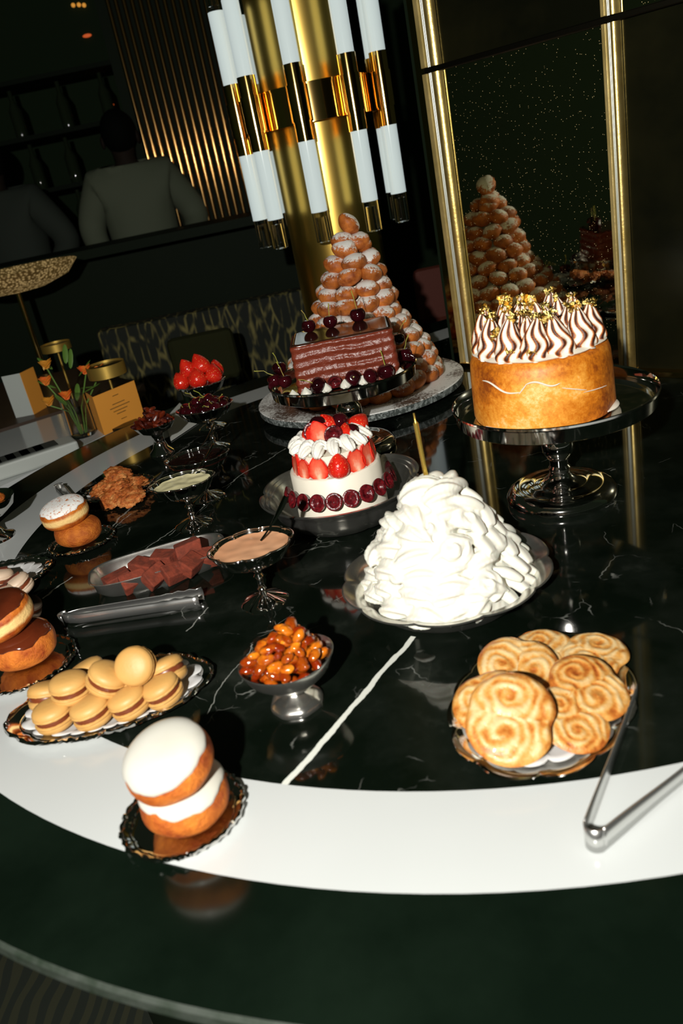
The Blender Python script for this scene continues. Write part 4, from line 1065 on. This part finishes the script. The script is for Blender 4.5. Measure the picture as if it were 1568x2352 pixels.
for li, (z, r, n_) in enumerate(levels):
    for j in range(n_):
        a = 2 * PI * (j + .5 * (li % 2)) / n_ + RND.uniform(-.08, .08)
        right = cos(a - .2) > .35
        if right:      # slim leaf-like strokes on the right flank
            for q in range(2):
                aa = a + q * PI / n_
                shell((r + .004) * cos(aa), (r + .004) * sin(aa), z + .004, aa + PI + RND.uniform(-.7, .7), .044, .0125, RND.uniform(-1, 1), 3, .25, .62, .016 + RND.uniform(0, .01), .4)
        else:
            shell((r - .002) * cos(a), (r - .002) * sin(a), z + .004, a + PI / 2 + RND.uniform(-.35, .9), .058, .0215, RND.uniform(-.5, 1.8), 6, .34, .85, RND.uniform(-.004, .014), RND.uniform(1, 3))
# rosettes
def rosette(px, py, pz, R_, tilt, yaw, turns=1.35, tr=.010):
    T = Matrix.Translation((px, py, pz)) @ Matrix.Rotation(yaw, 4, 'Z') @ Matrix.Rotation(tilt, 4, 'Y')
    pts = []; rr = []
    for k in range(44):
        q = k / 43; a = 2 * PI * turns * q; ra = R_ * (1 - q * .93)
        pts.append((ra * cos(a), ra * sin(a), R_ * .75 * q)); rr.append(tr * (1.05 - .45 * q) * min(1, .25 + q * 5))
    mb.tube(pts, rr, 24, T=T, ridges=5, depth=.28, twist=9)
rosette(0, -.008, .128, .028, .1, .3, 1.6, .014)
for a, z, r in ((-1.5, .085, .066), (-2.4, .058, .078), (-.6, .07, .072), (-1.2, .04, .094), (-2.9, .095, .056), (-1.9, .108, .046), (-.9, .106, .046)):
    rosette(r * cos(a), r * sin(a), z, .019, .85, a, 1.4, .010)
mb.a = [0] * len(mb.a)
o = mb.build('piped_cream', M['cream'], cm, sharp=80)
rm = o.modifiers.new('merge', 'REMESH'); rm.mode = 'VOXEL'; rm.voxel_size = .0017; rm.use_smooth_shade = True
smo = o.modifiers.new('soft', 'SMOOTH'); smo.factor = .5; smo.iterations = 2
cb = P3(984, 1122, .152); ct = P3(959, 972, .212)
ct = Vector((cb.x - .003, cb.y + .004, 0)); 
zc_ = .10
ct.z = TZ + .152 + .098
cn = thing('candle', 'thin gold candle stuck into the top of the cream mountain', 'candle', cb - Vector((0, 0, .004)))
d = ct - cb
MB().tube([(0, 0, 0), d * .25, d * .6, d * .93], [.0020, .0030, .0031, .0030], 10).build('stick', M['candle'], cn)
MB().tube([d * .925, d * .96, d * 1.06], [.0030, .0012, .0009], 8).build('tip', M['candle'], cn)

# ---------------------------------------------------------------- candied almonds on a footed silver bowl
NX, NY = -.093, .769
nb = thing('pedestal_bowl', 'small oval silver pedestal bowl heaped with candied almonds', 'bowl', (NX, NY, TZ), .25)
ov = oval(None, .84)
def nf(t, r, z, i):
    e = .84; k = smooth01(r / .05); q = 1 / math.sqrt(cos(t) ** 2 + (sin(t) / e) ** 2); return (r * (1 + (q - 1) * k), z + .004 * k * abs(cos(t)) ** 2)
MB().lathe([(.012, .026), (.028, .030), (.044, .042), (.052, .056), (.0535, .0595), (.0545, .059), (.0535, .056), (.046, .041), (.030, .029), (.0, .025)][::-1] + [(.0, .0285)], 72, nf).build('bowl', M['silver'], nb, sharp=60)
MB().lathe([(.010, .0275), (.0095, .022), (.013, .016), (.022, .011), (.029, .007), (.0305, .003), (.030, 0), (0, 0)], 60, lambda t, r, z, i: (r * (1 + .02 * cos(8 * t)), z)).build('foot', M['silver'], nb, sharp=40)
RND = random.Random(5)
def nutmesh(k, name, m, shape):
    sd = k * 7.3
    def f(d): return 1 + .16 * noise.noise(d * 2.2 + Vector((sd, 0, 0))) - (.25 * max(0, d.x) ** 2)
    return MB().ell((0, 0, 0), shape, 16, 10, fn=f).build(name, m)
AL = [Stock(tag(nutmesh(k, 'candied_almond', M['almond'], (.0098, .0060, .0048)), 'glossy caramel-coated almond in the heap on the footed bowl', 'nut', 'candied almonds heaped on the footed bowl')) for k in range(4)]
cnt = 0
for lay, (z, R_, n_) in enumerate([(.052, .044, 26), (.060, .045, 30), (.068, .040, 26), (.076, .033, 22), (.084, .025, 15), (.091, .017, 9), (.098, .009, 4)]):
    for j in range(n_):
        a = 2.399963 * j + lay; rr = R_ * math.sqrt((j + .5) / n_)
        if lay < 4 and rr < R_ * .5: continue
        x, y = rr * cos(a), rr * sin(a) * .84; c_, s_ = cos(.25), sin(.25)
        AL[cnt % 4].take((NX + x * c_ - y * s_ + (.008 if lay > 4 else 0), NY + x * s_ + y * c_, TZ + z + RND.uniform(-.002, .003)), (RND.uniform(-.8, .8), RND.uniform(-.8, .8), RND.random() * 6.3), None, None, RND.uniform(.85, 1.2)); cnt += 1
print('ALMONDS', cnt)
# serving spoon resting under the almonds' rim
a0 = P3(722, 1545, .058); a1 = P3(636, 1597, .034)

# ---------------------------------------------------------------- sauces in lobed coupes with spoons
c1 = coupe((-.132, 1.023, TZ), .0585, .092, 'lobed silver pedestal bowl with pinkish caramel sauce', .2)
surface('caramel_sauce', (-.132, 1.023, TZ + .0865), .0515, M['caramel'], 'pinkish beige caramel sauce filling the nearest lobed bowl', 'sauce', .2)
spoon(P3(598, 1242, .088), P3(657, 1140, .135), 'dark reflecting spoon standing in the pinkish caramel sauce')
c2 = coupe((-.266, 1.364, TZ), .0575, .087, 'lobed silver pedestal bowl with pale custard sauce', .1, e=.8)
surface('custard_sauce', (-.266, 1.364, TZ + .0815), .0495, M['custard'], 'pale yellow custard filling the middle lobed bowl', 'sauce', .1, e=.8, rough=.0012, seed=4)
spoon(P3(443, 1086, .084), P3(490, 1020, .128), 'dark spoon standing in the pale custard')
c3 = coupe((*at(478, 1143, 0), TZ), .0605, .088, 'lobed silver pedestal bowl with dark sauce behind the custard', -.1, e=.8)
x, y = at(478, 1143, 0)
surface('dark_sauce', (x, y, TZ + .0825), .056, M['dark_sauce'], 'nearly black glossy sauce in the bowl behind the custard', 'sauce', -.1, e=.8)
spoon(P3(455, 1034, .086), P3(492, 974, .130), 'dark spoon standing in the dark sauce')

# ---------------------------------------------------------------- bowls of strawberries and cherries, candied pecans
chx, chy = at(494, 1028, 0)
coupe((chx, chy, TZ), .0625, .100, 'lobed silver pedestal bowl filled with whole cherries', 0, e=.85)
RND = random.Random(9)
CH2 = 'cherries in the pedestal bowl below the strawberries'
k = 0
for R_, n_, z in ((.044, 10, .099), (.022, 5, .103), (.012, 2, .112)):
    for j in range(n_):
        a = 2 * PI * j / n_ + .3
        c = cherry_obj(); 
        if n_ == 2 or (n_ == 10 and j in (2, 5, 6, 7, 8, 9)): add_stem(c, (RND.uniform(-.02, .025), RND.uniform(-.02, .0), RND.uniform(.012, .03)))
        c.location = (chx + R_ * cos(a), chy + R_ * .85 * sin(a), TZ + z); c.rotation_euler = (RND.uniform(-.4, .4), RND.uniform(-.4, .4), 0); c.scale = (1.05,) * 3
        c['label'] = 'dark cherry in the heap in the pedestal bowl below the strawberries'; c['group'] = CH2
sbx, sby = at(490, 1000, 0)[0] - .006, at(490, 1000, 0)[1] + .075
coupe((sbx, sby, TZ), .058, .116, 'silver pedestal bowl of strawberries behind the cherry bowl', .3, e=.85)
GS = 'strawberries heaped in the silver pedestal bowl'
for dx, dy, dz, rt, s_, lab in ((-.036, .022, .118, (.3, -.5, 1), 1.1, 'strawberry at the back left of the bowl heap'), (.004, .034, .122, (.4, .1, 0), 1.1, 'strawberry at the back centre of the bowl heap'), (.040, .018, .118, (.2, .5, 2), 1.1, 'strawberry at the back right of the bowl heap'),
                             (-.040, -.018, .112, (-.4, -.5, -.3), 1.15, 'strawberry at the front left of the bowl heap'), (-.004, -.032, .112, (-.55, .05, .1), 1.3, 'large strawberry at the front centre of the bowl heap'), (.034, -.022, .114, (-.4, .4, .6), 1.2, 'strawberry at the front right of the bowl heap'),
                             (-.018, .002, .136, (.1, -.3, 0), 1.15, 'strawberry on top of the bowl heap at the left'), (.016, .000, .136, (-.2, .35, 2), 1.3, 'large strawberry on top of the bowl heap at the right'), (-.002, .012, .118, (.0, .0, 0), 1.2, 'strawberry buried in the middle of the bowl heap')):
    BERRY.take((sbx + dx, sby + dy, TZ + dz), rt, lab, GS, s_)
pcx, pcy = -.386, 1.850
pb = thing('pedestal_bowl', 'small silver bowl on a conical foot filled with candied pecans', 'bowl', (pcx, pcy, TZ))
MB().lathe([(0, .052), (.02, .053), (.038, .062), (.047, .073), (.0495, .076), (.0505, .075), (.047, .070), (.038, .058), (.016, .048), (.013, .040), (.0135, .028), (.018, .014), (.029, .004), (.030, 0), (0, 0)], 60, lambda t, r, z, i: (r * (1 + .03 * (abs(cos(4 * t)) - .5) * (z > .05)), z)).build('bowl', M['chrome'], pb, sharp=50)
def pecf(d): return 1 - .22 * abs(math.sin(3 * math.atan2(d.y, d.z + 1e-6))) * .5 - .12 * (abs(d.y) < .12) + .1 * noise.noise(d * 3)
PE = Stock(tag(MB().ell((0, 0, 0), (.0145, .0072, .0052), 18, 12, fn=pecf).build('candied_pecan', M['pecan']), 'dark glossy candied pecan in the conical-footed bowl', 'nut', 'candied pecans in the conical-footed bowl'))
for lay, (z, R_, n_) in enumerate([(.073, .043, 18), (.081, .038, 16), (.089, .028, 12), (.098, .017, 7), (.107, .008, 3)]):
    for j in range(n_):
        a = 2.4 * j + lay; rr = R_ * math.sqrt((j + .5) / n_)
        PE.take((pcx + rr * cos(a), pcy + rr * sin(a), TZ + z), (RND.uniform(-.7, .7), RND.uniform(-.9, .9), RND.random() * 6.3), None, None, RND.uniform(.8, 1.1))

# ---------------------------------------------------------------- cocoa truffles in an oblong steel dish
TDX, TDY = -.303, 1.186; TR = .19
td = thing('oblong_dish', 'oblong brushed steel dish with rounded ends holding cocoa truffles', 'dish', (TDX, TDY, TZ), TR)
def sf(t, r, z, i):
    p = 3.4; k = 1 / ((abs(cos(t)) ** p + (abs(sin(t)) / .46) ** p) ** (1 / p)); return (r * k, z)
MB().lathe([(0, .002), (.092, .002), (.100, .008), (.104, .022), (.107, .027), (.1105, .028), (.111, .0265), (.106, .0245), (.103, .008), (.094, 0), (0, 0)], 120, sf).build('dish', M['silver'], td, sharp=40)
def blk(k):
    rr = random.Random(k); mb = MB(); x, y, z = .021, .014, .011
    vs = []
    for sz in (-1, 1):
        for sx, sy in ((-1, -1), (1, -1), (1, 1), (-1, 1)): vs.append((sx * x * rr.uniform(.85, 1.1), sy * y * rr.uniform(.85, 1.1), sz * z * rr.uniform(.85, 1.1)))
    mb.add(vs, [(3, 2, 1, 0), (4, 5, 6, 7), (0, 1, 5, 4), (1, 2, 6, 5), (2, 3, 7, 6), (3, 0, 4, 7)])
    return mb.build('cocoa_truffle', M['truffle'], flat=True, bevel=.0022)
TK = [Stock(tag(blk(k), 'cocoa truffle', 'truffle')) for k in range(4)]
for i, (u, v, h, rx, rz, lab) in enumerate([(271, 1332, .017, 0, .5, 'cocoa truffle at the left end of the steel dish'), (306, 1335, .016, .7, .6, 'cocoa truffle lying edge-up second from the left in front'), (330, 1300, .025, .1, -.5, 'broad cocoa truffle at the left back of the heap'),
        (357, 1324, .018, .8, .9, 'wedge-like cocoa truffle at the middle front of the dish'), (378, 1284, .027, .1, -.4, 'cocoa truffle at the middle back of the heap'), (402, 1314, .018, .6, .7, 'light-faced cocoa truffle right of centre in front'),
        (430, 1258, .036, -.1, .35, 'topmost cocoa truffle at the upper right of the heap'), (438, 1297, .022, .5, 1.1, 'cocoa truffle standing on edge at the right front'), (470, 1282, .018, .4, .2, 'cocoa truffle at the right end beside the caramel bowl'), (412, 1286, .016, 0, .2, 'cocoa truffle half buried under the topmost one')]):
    x, y = at(u, v, h); TK[i % 4].take((x, y, TZ + h), (rx, .1 * (i % 3 - 1), rz), lab, 'cocoa truffles in the steel dish')

# ---------------------------------------------------------------- tongs
def tongs(name, loc, rz, L_, label, spread=.004, standing=False, m='brushed', rot=None):
    t_ = thing(name, label, 'tongs', loc, rz, rot=rot)
    W_ = .0105
    for s in (-1, 1):
        mb = MB(); rows = []
        for i in range(25):
            k = i / 24; x = L_ * k; off_ = s * (.0075 * min(1, k * 9) + spread * k)
            hw = W_ * (.82 if k < .72 else .82 + .25 * smooth01((k - .72) / .06)); cup = .0035 if k < .72 else .005
            row = []
            for j in range(9):
                q = (j / 8 - .5) * 2; tooth = (.0022 * (i % 2) if (k > .78 and abs(q) == 1) else 0)
                row.append((x, off_ + s * (-cup * q * q + cup), q * (hw - tooth)))
            rows.append(row)
        mb.grid(rows, closed=False)
        o = mb.build('arm', M[m], t_, sharp=60); so = o.modifiers.new('thick', 'SOLIDIFY'); so.thickness = .0011
    mb = MB(); rows = []
    for i in range(13):
        a = PI / 2 + PI * i / 12; rows.append([(.0075 * cos(a) * 1.2 + .001, .0085 * sin(a) * 1.15, q * W_ * .82) for q in (-1, -.5, 0, .5, 1)])
    mb.grid(rows, closed=False); o = mb.build('spring_end', M[m], t_); so = o.modifiers.new('thick', 'SOLIDIFY'); so.thickness = .0011
    return t_
pA, pB = P3(148, 1420, .012), P3(462, 1372, .012); dd = pB - pA
tongs('serving_tongs', (pA.x, pA.y, TZ + .0118), math.atan2(dd.y, dd.x), dd.length, 'closed steel tongs with toothed tips lying below the truffle dish', m='brushed')
pA = P3(1368, 1925, .008); pB = P3(1484, 1595, .010); pC = P3(1640, 1700, .010)
t_ = thing('serving_tongs', 'open V-shaped steel tongs lying on the white band at the lower right', 'tongs', (pA.x, pA.y, TZ))
def strip_arm(path, w0, name, teeth=False):
    mb = MB(); rows = []; n = len(path)
    for i, (p, z0, z1) in enumerate(path):
        tt = .0016 * (i % 2) if teeth and i > n * .72 else 0
        rows.append([(p[0], p[1], z0), (p[0], p[1], (z0 + z1) / 2), (p[0], p[1], z1 - tt)])
    mb.grid(rows, closed=False); o = mb.build(name, M['brushed'], t_, sharp=60); so = o.modifiers.new('thick', 'SOLIDIFY'); so.thickness = .0012; so.offset = 0
d1 = (pB - pA).xy; d2 = (pC - pA).xy; n1 = d1.normalized(); n2 = d2.normalized(); zb, zt2 = .0008, .0245
bis = (n1 + n2).normalized()
Rb = .0085; half = math.acos(max(-1, min(1, n1.dot(n2)))) / 2
cen = bis * 0.0
perp1 = Vector((-n1.y, n1.x)); perp2 = Vector((n2.y, -n2.x))
if perp1.dot(n2) > 0: perp1 = -perp1
if perp2.dot(n1) > 0: perp2 = -perp2
s1, s2 = perp1 * Rb, perp2 * Rb
arc = []
a1_, a2_ = math.atan2(s1.y, s1.x), math.atan2(s2.y, s2.x)
mid_ = math.atan2(-bis.y, -bis.x)
while a1_ < mid_ - PI: a1_ += 2 * PI
while a1_ > mid_ + PI: a1_ -= 2 * PI
while a2_ < mid_ - PI: a2_ += 2 * PI
while a2_ > mid_ + PI: a2_ -= 2 * PI
strip_arm([((Rb * cos(a1_ + (a2_ - a1_) * i / 16), Rb * sin(a1_ + (a2_ - a1_) * i / 16)), zb, zt2) for i in range(17)], 0, 'spring_end')
for s_, dvec in ((s1, d1), (s2, d2)):
    L_ = dvec.length; u_ = dvec.normalized(); path = []
    for i in range(41):
        k = i / 40; p = s_ + u_ * (L_ * k)
        path.append(((p.x, p.y), zb + .003 * smooth01(k * 2), zt2 - .004 * smooth01(k * 1.6) if k < .75 else zt2 - .003))
    strip_arm(path, 0, 'arm', True)
# tip of further tongs behind the powdered doughnuts
pA = P3(137, 1122, .01); pB = P3(172, 1160, .012); dd = (pB - pA)
tongs('serving_tongs', (pA.x, pA.y, TZ + .012), math.atan2(dd.y, dd.x), .17, 'steel tongs whose rounded end shows behind the powdered doughnuts', m='brushed', spread=-.003)

# ---------------------------------------------------------------- doughnut stacks on small ornate plates
def bun_mesh(r, h, m, seed=0):
    def f(d): return 1 + .035 * noise.noise(d * 1.8 + Vector((seed, 0, 0)))
    mb = MB(); n = 48; rows = []
    for i in range(25):
        ph = -PI / 2 + PI * i / 24; c_, s_ = max(0, cos(ph)) ** .62, math.copysign(abs(sin(ph)) ** .8, sin(ph))
        rows.append([(r * c_ * cos(2 * PI * j / n) * f(Vector((cos(2 * PI * j / n), sin(2 * PI * j / n), s_))), r * c_ * sin(2 * PI * j / n) * f(Vector((cos(2 * PI * j / n), sin(2 * PI * j / n), s_))), h / 2 * s_) for j in range(n)])
    return mb.grid(rows)
def cap_mesh(r, h, low, wave, seed=0, thick=.0015, tilt=0.0):
    mb = MB(); n = 72; rows = []
    for i in range(15):
        q = i / 14; row = []
        for j in range(n):
            t = 2 * PI * j / n; e = low + wave * noise.noise(Vector((cos(t) * 1.7 + seed, sin(t) * 1.7, 0))) + wave * .4 * noise.noise(Vector((cos(t) * 5 + seed, sin(t) * 5, 3))) + tilt * cos(t + seed)
            ph = PI / 2 - (PI / 2 - e) * (q if q < .93 else .93 + (q - .93) * .8); k = thick * (1 if q < .93 else (1 - q) / .07)
            c_, s_ = max(0, cos(ph)) ** .62, math.copysign(abs(sin(ph)) ** .8, sin(ph)); row.append(((r + k) * c_ * cos(t), (r + k) * c_ * sin(t), (h / 2 + k) * s_))
        rows.append(row)
    return mb.grid(rows, cap0=True)
def doughnut(loc, rot, r, h, label, group, dough_m, top_m=None, low=.1, wave=.25, seed=0, tilt=0.0, topname='icing'):
    d = thing('doughnut', label, 'doughnut', loc, rot=rot, group=group)
    bun_mesh(r, h, dough_m, seed).build('dough', dough_m, d, sharp=80)
    if top_m: cap_mesh(r, h, low, wave, seed, tilt=tilt).build(topname, top_m, d, sharp=80)
    return d
fx, fy = at(424, 1880, 0)
tray('small_plate', (fx, fy, TZ), .060, .97, .008, 'small round silver plate with beaded rim under the white-iced doughnuts', .2, lobes=12, amp=.03, cat='plate')
G = 'white-iced doughnuts stacked on the small front plate'
doughnut((fx + .008, fy - .003, TZ + .030), (.03, .04, 0), .0425, .048, 'lower white-iced doughnut of the front stack', G, M['fried_crust'], M['white_icing'], .35, .22, 2.0)
doughnut((fx + .005, fy - .004, TZ + .073), (.10, -.20, .3), .0420, .050, 'upper white-iced doughnut of the front stack, tilted left', G, M['fried_crust'], M['white_icing'], .30, .22, 5.0, .15)
gx, gy = at(60, 1535, 0)
tray('small_plate', (gx, gy, TZ), .070, .97, .008, 'small round silver plate under the chocolate doughnuts at the left edge', .1, lobes=12, amp=.03, cat='plate')
G = 'chocolate-glazed doughnuts stacked at the left edge'
gx2, gy2 = at(66, 1523, 0)
doughnut((gx2, gy2, TZ + .032), (.02, .05, 0), .0465, .050, 'lower chocolate-glazed doughnut of the stack', G, M['fried_crust'], M['choc_glaze'], .45, .2, 1.0)
doughnut((gx2 - .014, gy2 + .002, TZ + .078), (.08, -.18, .2), .0455, .050, 'upper chocolate-glazed doughnut with a pale waist', G, M['fried'], M['choc_glaze'], .50, .2, 3.0)
hx, hy = at(190, 1250, 0)
tray('small_plate', (hx, hy, TZ), .060, .97, .008, 'small dark-reflecting plate under the powdered doughnuts', .3, lobes=12, amp=.03, cat='plate')
G = 'powdered doughnuts stacked on the small plate'
hx2, hy2 = at(186, 1252, 0)
doughnut((hx2 + .004, hy2, TZ + .029), (.02, .03, 0), .0420, .044, 'lower sugared doughnut of the powdered stack', G, M['fried_crust'])
doughnut((hx2 - .009, hy2 + .002, TZ + .067), (.06, -.10, .3), .0425, .046, 'upper doughnut with a pale waist and thick powdered sugar top', G, M['fried'], M['powder'], .42, .22, 4.0, topname='powdered_sugar')

# ---------------------------------------------------------------- macarons
def macaron_proto(m, brush=False, r=.0232):
    c = bpy.data.objects.new('macaron', None); COL.objects.link(c); tag(c, 'macaron', 'macaron')
    for s in (1, -1):
        mb = MB()
        def f(t, rr, z, i): return (rr * (1 + (.018 * noise.noise(Vector((cos(t) * 9, sin(t) * 9, z * 900 + s))) if i in (1, 2, 3) else 0)), z + (.0006 * noise.noise(Vector((cos(t) * 14, sin(t) * 14, s))) if i < 2 else 0))
        pr = [(0, .0030), (r * .97, .0030), (r * 1.02, .0042), (r * 1.01, .0058), (r * .985, .0062), (r, .0075), (r * .97, .0105), (r * .86, .0138), (r * .6, .0162), (r * .3, .0172), (.0002, .0175)]
        mb.lathe([(a, b * s) for a, b in pr], 56, f)
        mb.build('shell', m, c, sharp=50)
        if s == 1 and brush: MB().box((0, .002, .0172), (.03, .012, .0014)).build('cocoa_streak', M['cocoa_brush'], c, bevel=.0005)
    MB().lathe([(0, -.0035), (r * .9, -.0035), (r * .94, 0), (r * .9, .0035), (0, .0035)], 40).build('filling', M['choc_filling'], c)
    return c
mtx, mty = -.322, .846
tray('oval_tray', (mtx, mty, TZ), .126, .60, .010, 'long oval silver tray with wavy beaded rim under the orange macarons', .10, lobes=10, amp=.045)
doily((mtx + .004, mty + .001, TZ + .0035), .112, .58, 'white paper doily under the orange macarons', .10)
MC = Stock(macaron_proto(M['mac_orange']))
GM = 'orange macarons piled on the oval tray'
for u, v, h, rt, lab in [(110, 1598, .024, (-.35, .1, 0), 'orange macaron half hidden behind the left pair'), (383, 1543, .032, (-.5, -.1, .4), 'orange macaron at the back right, partly hidden'), (204, 1548, .026, (-.4, 0, .9), 'sliver of an orange macaron between the two back left ones'), (222, 1590, .022, (-.1, 0, 0), 'orange macaron deep in the middle of the pile'), (308, 1578, .024, (-.1, 0, .2), 'orange macaron under the topmost one'),
                       (123, 1643, .021, (-.05, -.05, 0), 'front row orange macaron, leftmost'), (210, 1634, .021, (-.06, -.14, 0), 'front row orange macaron, second from left'), (296, 1612, .022, (-.05, -.22, 0), 'front row orange macaron, third from left'), (373, 1585, .024, (.0, -.25, 0), 'front row orange macaron, rightmost'),
                       (161, 1580, .044, (-.05, .03, 0), 'upper orange macaron resting on the left pair'), (245, 1560, .048, (.1, .6, .2), 'upper orange macaron tilted down to the right'), (312, 1530, .056, (.95, -.35, .2), 'topmost orange macaron turned with its round face to the front')]:
    x, y = at(u, v, h); MC.take((x, y, TZ + h), rt, lab, GM)
ptx, pty = at(-20, 1352, 0)
tray('oval_tray', (ptx, pty, TZ), .105, .70, .012, 'oval tray with pale macarons cut off by the left edge', .35, lobes=10, amp=.045)
doily((ptx + .002, pty + .002, TZ + .0035), .088, .68, 'white paper doily under the pale macarons', .35)
MP = Stock(macaron_proto(M['mac_pink'], True, .0235))
GP = 'pale macarons with cocoa streak at the left edge'
for u, v, h, rt, lab in [(42, 1346, .020, (-.1, -.35, .4), 'pale macaron with cocoa streak at the right end of the pile'), (-2, 1330, .030, (-.1, .2, .3), 'pale macaron cut by the left edge, upper one'), (5, 1372, .018, (-.1, -.1, .2), 'pale macaron lying lowest at the left edge'), (-50, 1345, .02, (0, 0, 0), 'pale macaron mostly outside the left edge')]:
    x, y = at(u, v, h); MP.take((x, y, TZ + h), rt, lab, GP)

# ---------------------------------------------------------------- florentines and the left pedestal bowl
ftx, fty = at(273, 1130, 0)
tray('oval_tray', (ftx, fty, TZ), .076, .80, .009, 'silver tray with wavy rim under the brown oat cookies', .3, lobes=10, amp=.045)
doily((ftx, fty, TZ + .0035), .066, .80, 'white paper doily under the brown oat cookies', .3)
def clump(k, r):
    rr = random.Random(k); sd = rr.random() * 90
    def f(d): return 1 + .28 * noise.noise(d * 2.6 + Vector((sd, 0, 0))) + .16 * noise.noise(d * 7 + Vector((0, sd, 0)))
    return MB().ell((0, 0, 0), (r, r * .9, r * .42), 64, 36, fn=f).build('oat_cookie', M['florentine'], sharp=80)
FC = [Stock(tag(clump(k, .030), 'oat cookie', 'cookie')) for k in range(3)]
for i, (u, v, h, rt, lab) in enumerate([(238, 1120, .018, (.1, -.3, 0), 'rough brown oat cookie at the left of the tray'), (272, 1090, .034, (.3, .1, 1), 'rough brown oat cookie on top at the back'), (310, 1110, .020, (.1, .3, 2), 'rough brown oat cookie at the right of the tray'),
                                        (262, 1143, .018, (-.3, 0, 3), 'rough brown oat cookie at the front of the tray'), (300, 1140, .017, (-.2, .2, 4), 'rough brown oat cookie at the front right of the tray'), (270, 1118, .030, (-.3, 0, .5), 'rough brown oat cookie in the middle of the heap')]):
    x, y = at(u, v, h); FC[i % 3].take((x, y, TZ + h), rt, lab, 'brown oat cookies on the silver tray')
lbx, lby = at(-8, 1237, 0)
lb = thing('pedestal_bowl', 'silver pedestal bowl of glazed pastries cut off by the left edge', 'bowl', (lbx, lby, TZ))
MB().lathe([(0, .050), (.03, .053), (.052, .066), (.060, .082), (.0615, .082), (.055, .064), (.034, .048), (.011, .043), (.0085, .035), (.013, .024), (.022, .010), (.036, .004), (.037, 0), (0, 0)], 60).build('bowl', M['chrome'], lb, sharp=50)
tag(MB().ell((0, 0, 0), (.026, .024, .011), 32, 16, fn=lambda d: 1 + .1 * noise.noise(d * 3)).build('round_pastry', M['fried_crust'], None, loc=(lbx + .024, lby - .012, TZ + .086), rot=(0, .1, 0)), 'glazed round pastry lying lowest in the left edge bowl', 'pastry')
tag(MB().ell((0, 0, 0), (.020, .020, .014), 32, 16).build('round_pastry', M['puff_plain'], None, loc=(lbx + .006, lby + .01, TZ + .108)), 'orange-brown round pastry on top in the left edge bowl', 'pastry')
tag(MB().ell((0, 0, 0), (.024, .020, .011), 32, 16).build('round_pastry', M['fried_crust'], None, loc=(lbx - .026, lby, TZ + .086)), 'glazed pastry at the far side of the left edge bowl', 'pastry')

# ---------------------------------------------------------------- palmiers on a scalloped tray
ptx, pty = .163, .680
tray('oval_tray', (ptx, pty, TZ), .120, .76, .010, 'scalloped silver tray with palmiers at the lower right', 1.0, lobes=12, amp=.05, ornate=False)
doily((ptx - .002, pty - .004, TZ + .004), .100, .76, 'white paper doily under the palmiers', 1.0, 18)
def palmier(k, R_=.043):
    mb = MB(); n = 72; rings = 26; c1_, c2_ = (-.40, .12), (.40, .12)
    for side in (1, -1):
        rows = []; A = []
        for i in range(rings + 1):
            q = i / rings; row = []; ar = []
            for j in range(n):
                t = 2 * PI * j / n
                ol = 1 + .04 * cos(2 * t) - .13 * math.exp(-((t - 3 * PI / 2) / .30) ** 2) - .06 * math.exp(-((t - PI / 2) / .3) ** 2)
                x, y = q * ol * cos(t), q * ol * sin(t)
                d1_, d2_ = math.hypot(x - c1_[0], y - c1_[1]), math.hypot(x - c2_[0], y - c2_[1])
                c_ = c1_ if d1_ < d2_ else c2_; dm = min(d1_, d2_); an = math.atan2(y - c_[1], x - c_[0]) * (1 if c_ is c1_ else -1)
                a = .5 + .5 * cos(2 * PI * (dm * 4.2 + an / (2 * PI)) + 3.6 * noise.noise(Vector((x * 2.5, y * 2.5, k * 5.0)))); sh = a; a = (a * .8 + .2) * (1 - .85 * smooth01((.22 - dm) / .18)) * (1 - .7 * smooth01((q - .86) / .12))
                z = (.0062 * (1 - q ** 9) + .0013 * (sh - .5) * (1 - q ** 8) + .0015 * noise.noise(Vector((x * 3 + k * 9, y * 3, 0)))) * side
                if side == -1: z *= .7
                row.append((x * R_, y * R_, z)); ar.append(.02 + a)
            rows.append(row); A.append(ar)
        mb.grid(rows, A=A, cap0=True)
    return mb.build('palmier', M['palmier'], sharp=75)
PM = [Stock(tag(palmier(k), 'palmier', 'pastry')) for k in range(3)]
for i, (u, v, h, rt, s_, lab) in enumerate([(1362, 1506, .018, tilt(.12, .4, .3), .88, 'palmier farthest back at the right of the tray'), (1250, 1502, .020, tilt(.15, .2, 1.0), .90, 'palmier behind the upper left one, mostly hidden'), (1190, 1530, .034, tilt(.34, .1, 2.6), .95, 'dark-edged palmier at the upper left of the heap'),
        (1352, 1578, .032, tilt(.36, .5, 1.4), .92, 'oval palmier at the right of the heap'), (1312, 1650, .026, tilt(.40, .5, 1.3), .86, 'golden palmier at the lower right, half under the front one'), (1128, 1612, .034, tilt(.35, -.4, .5), .88, 'palmier at the left, half behind the front one'), (1172, 1650, .048, tilt(.52, -.05, 1.15), 1.04, 'largest palmier with two coils lying in front on top')]):
    x, y = at(u, v, h); PM[i % 3].take((x, y, TZ + h), rt, lab, 'palmiers piled on the scalloped tray', s_)
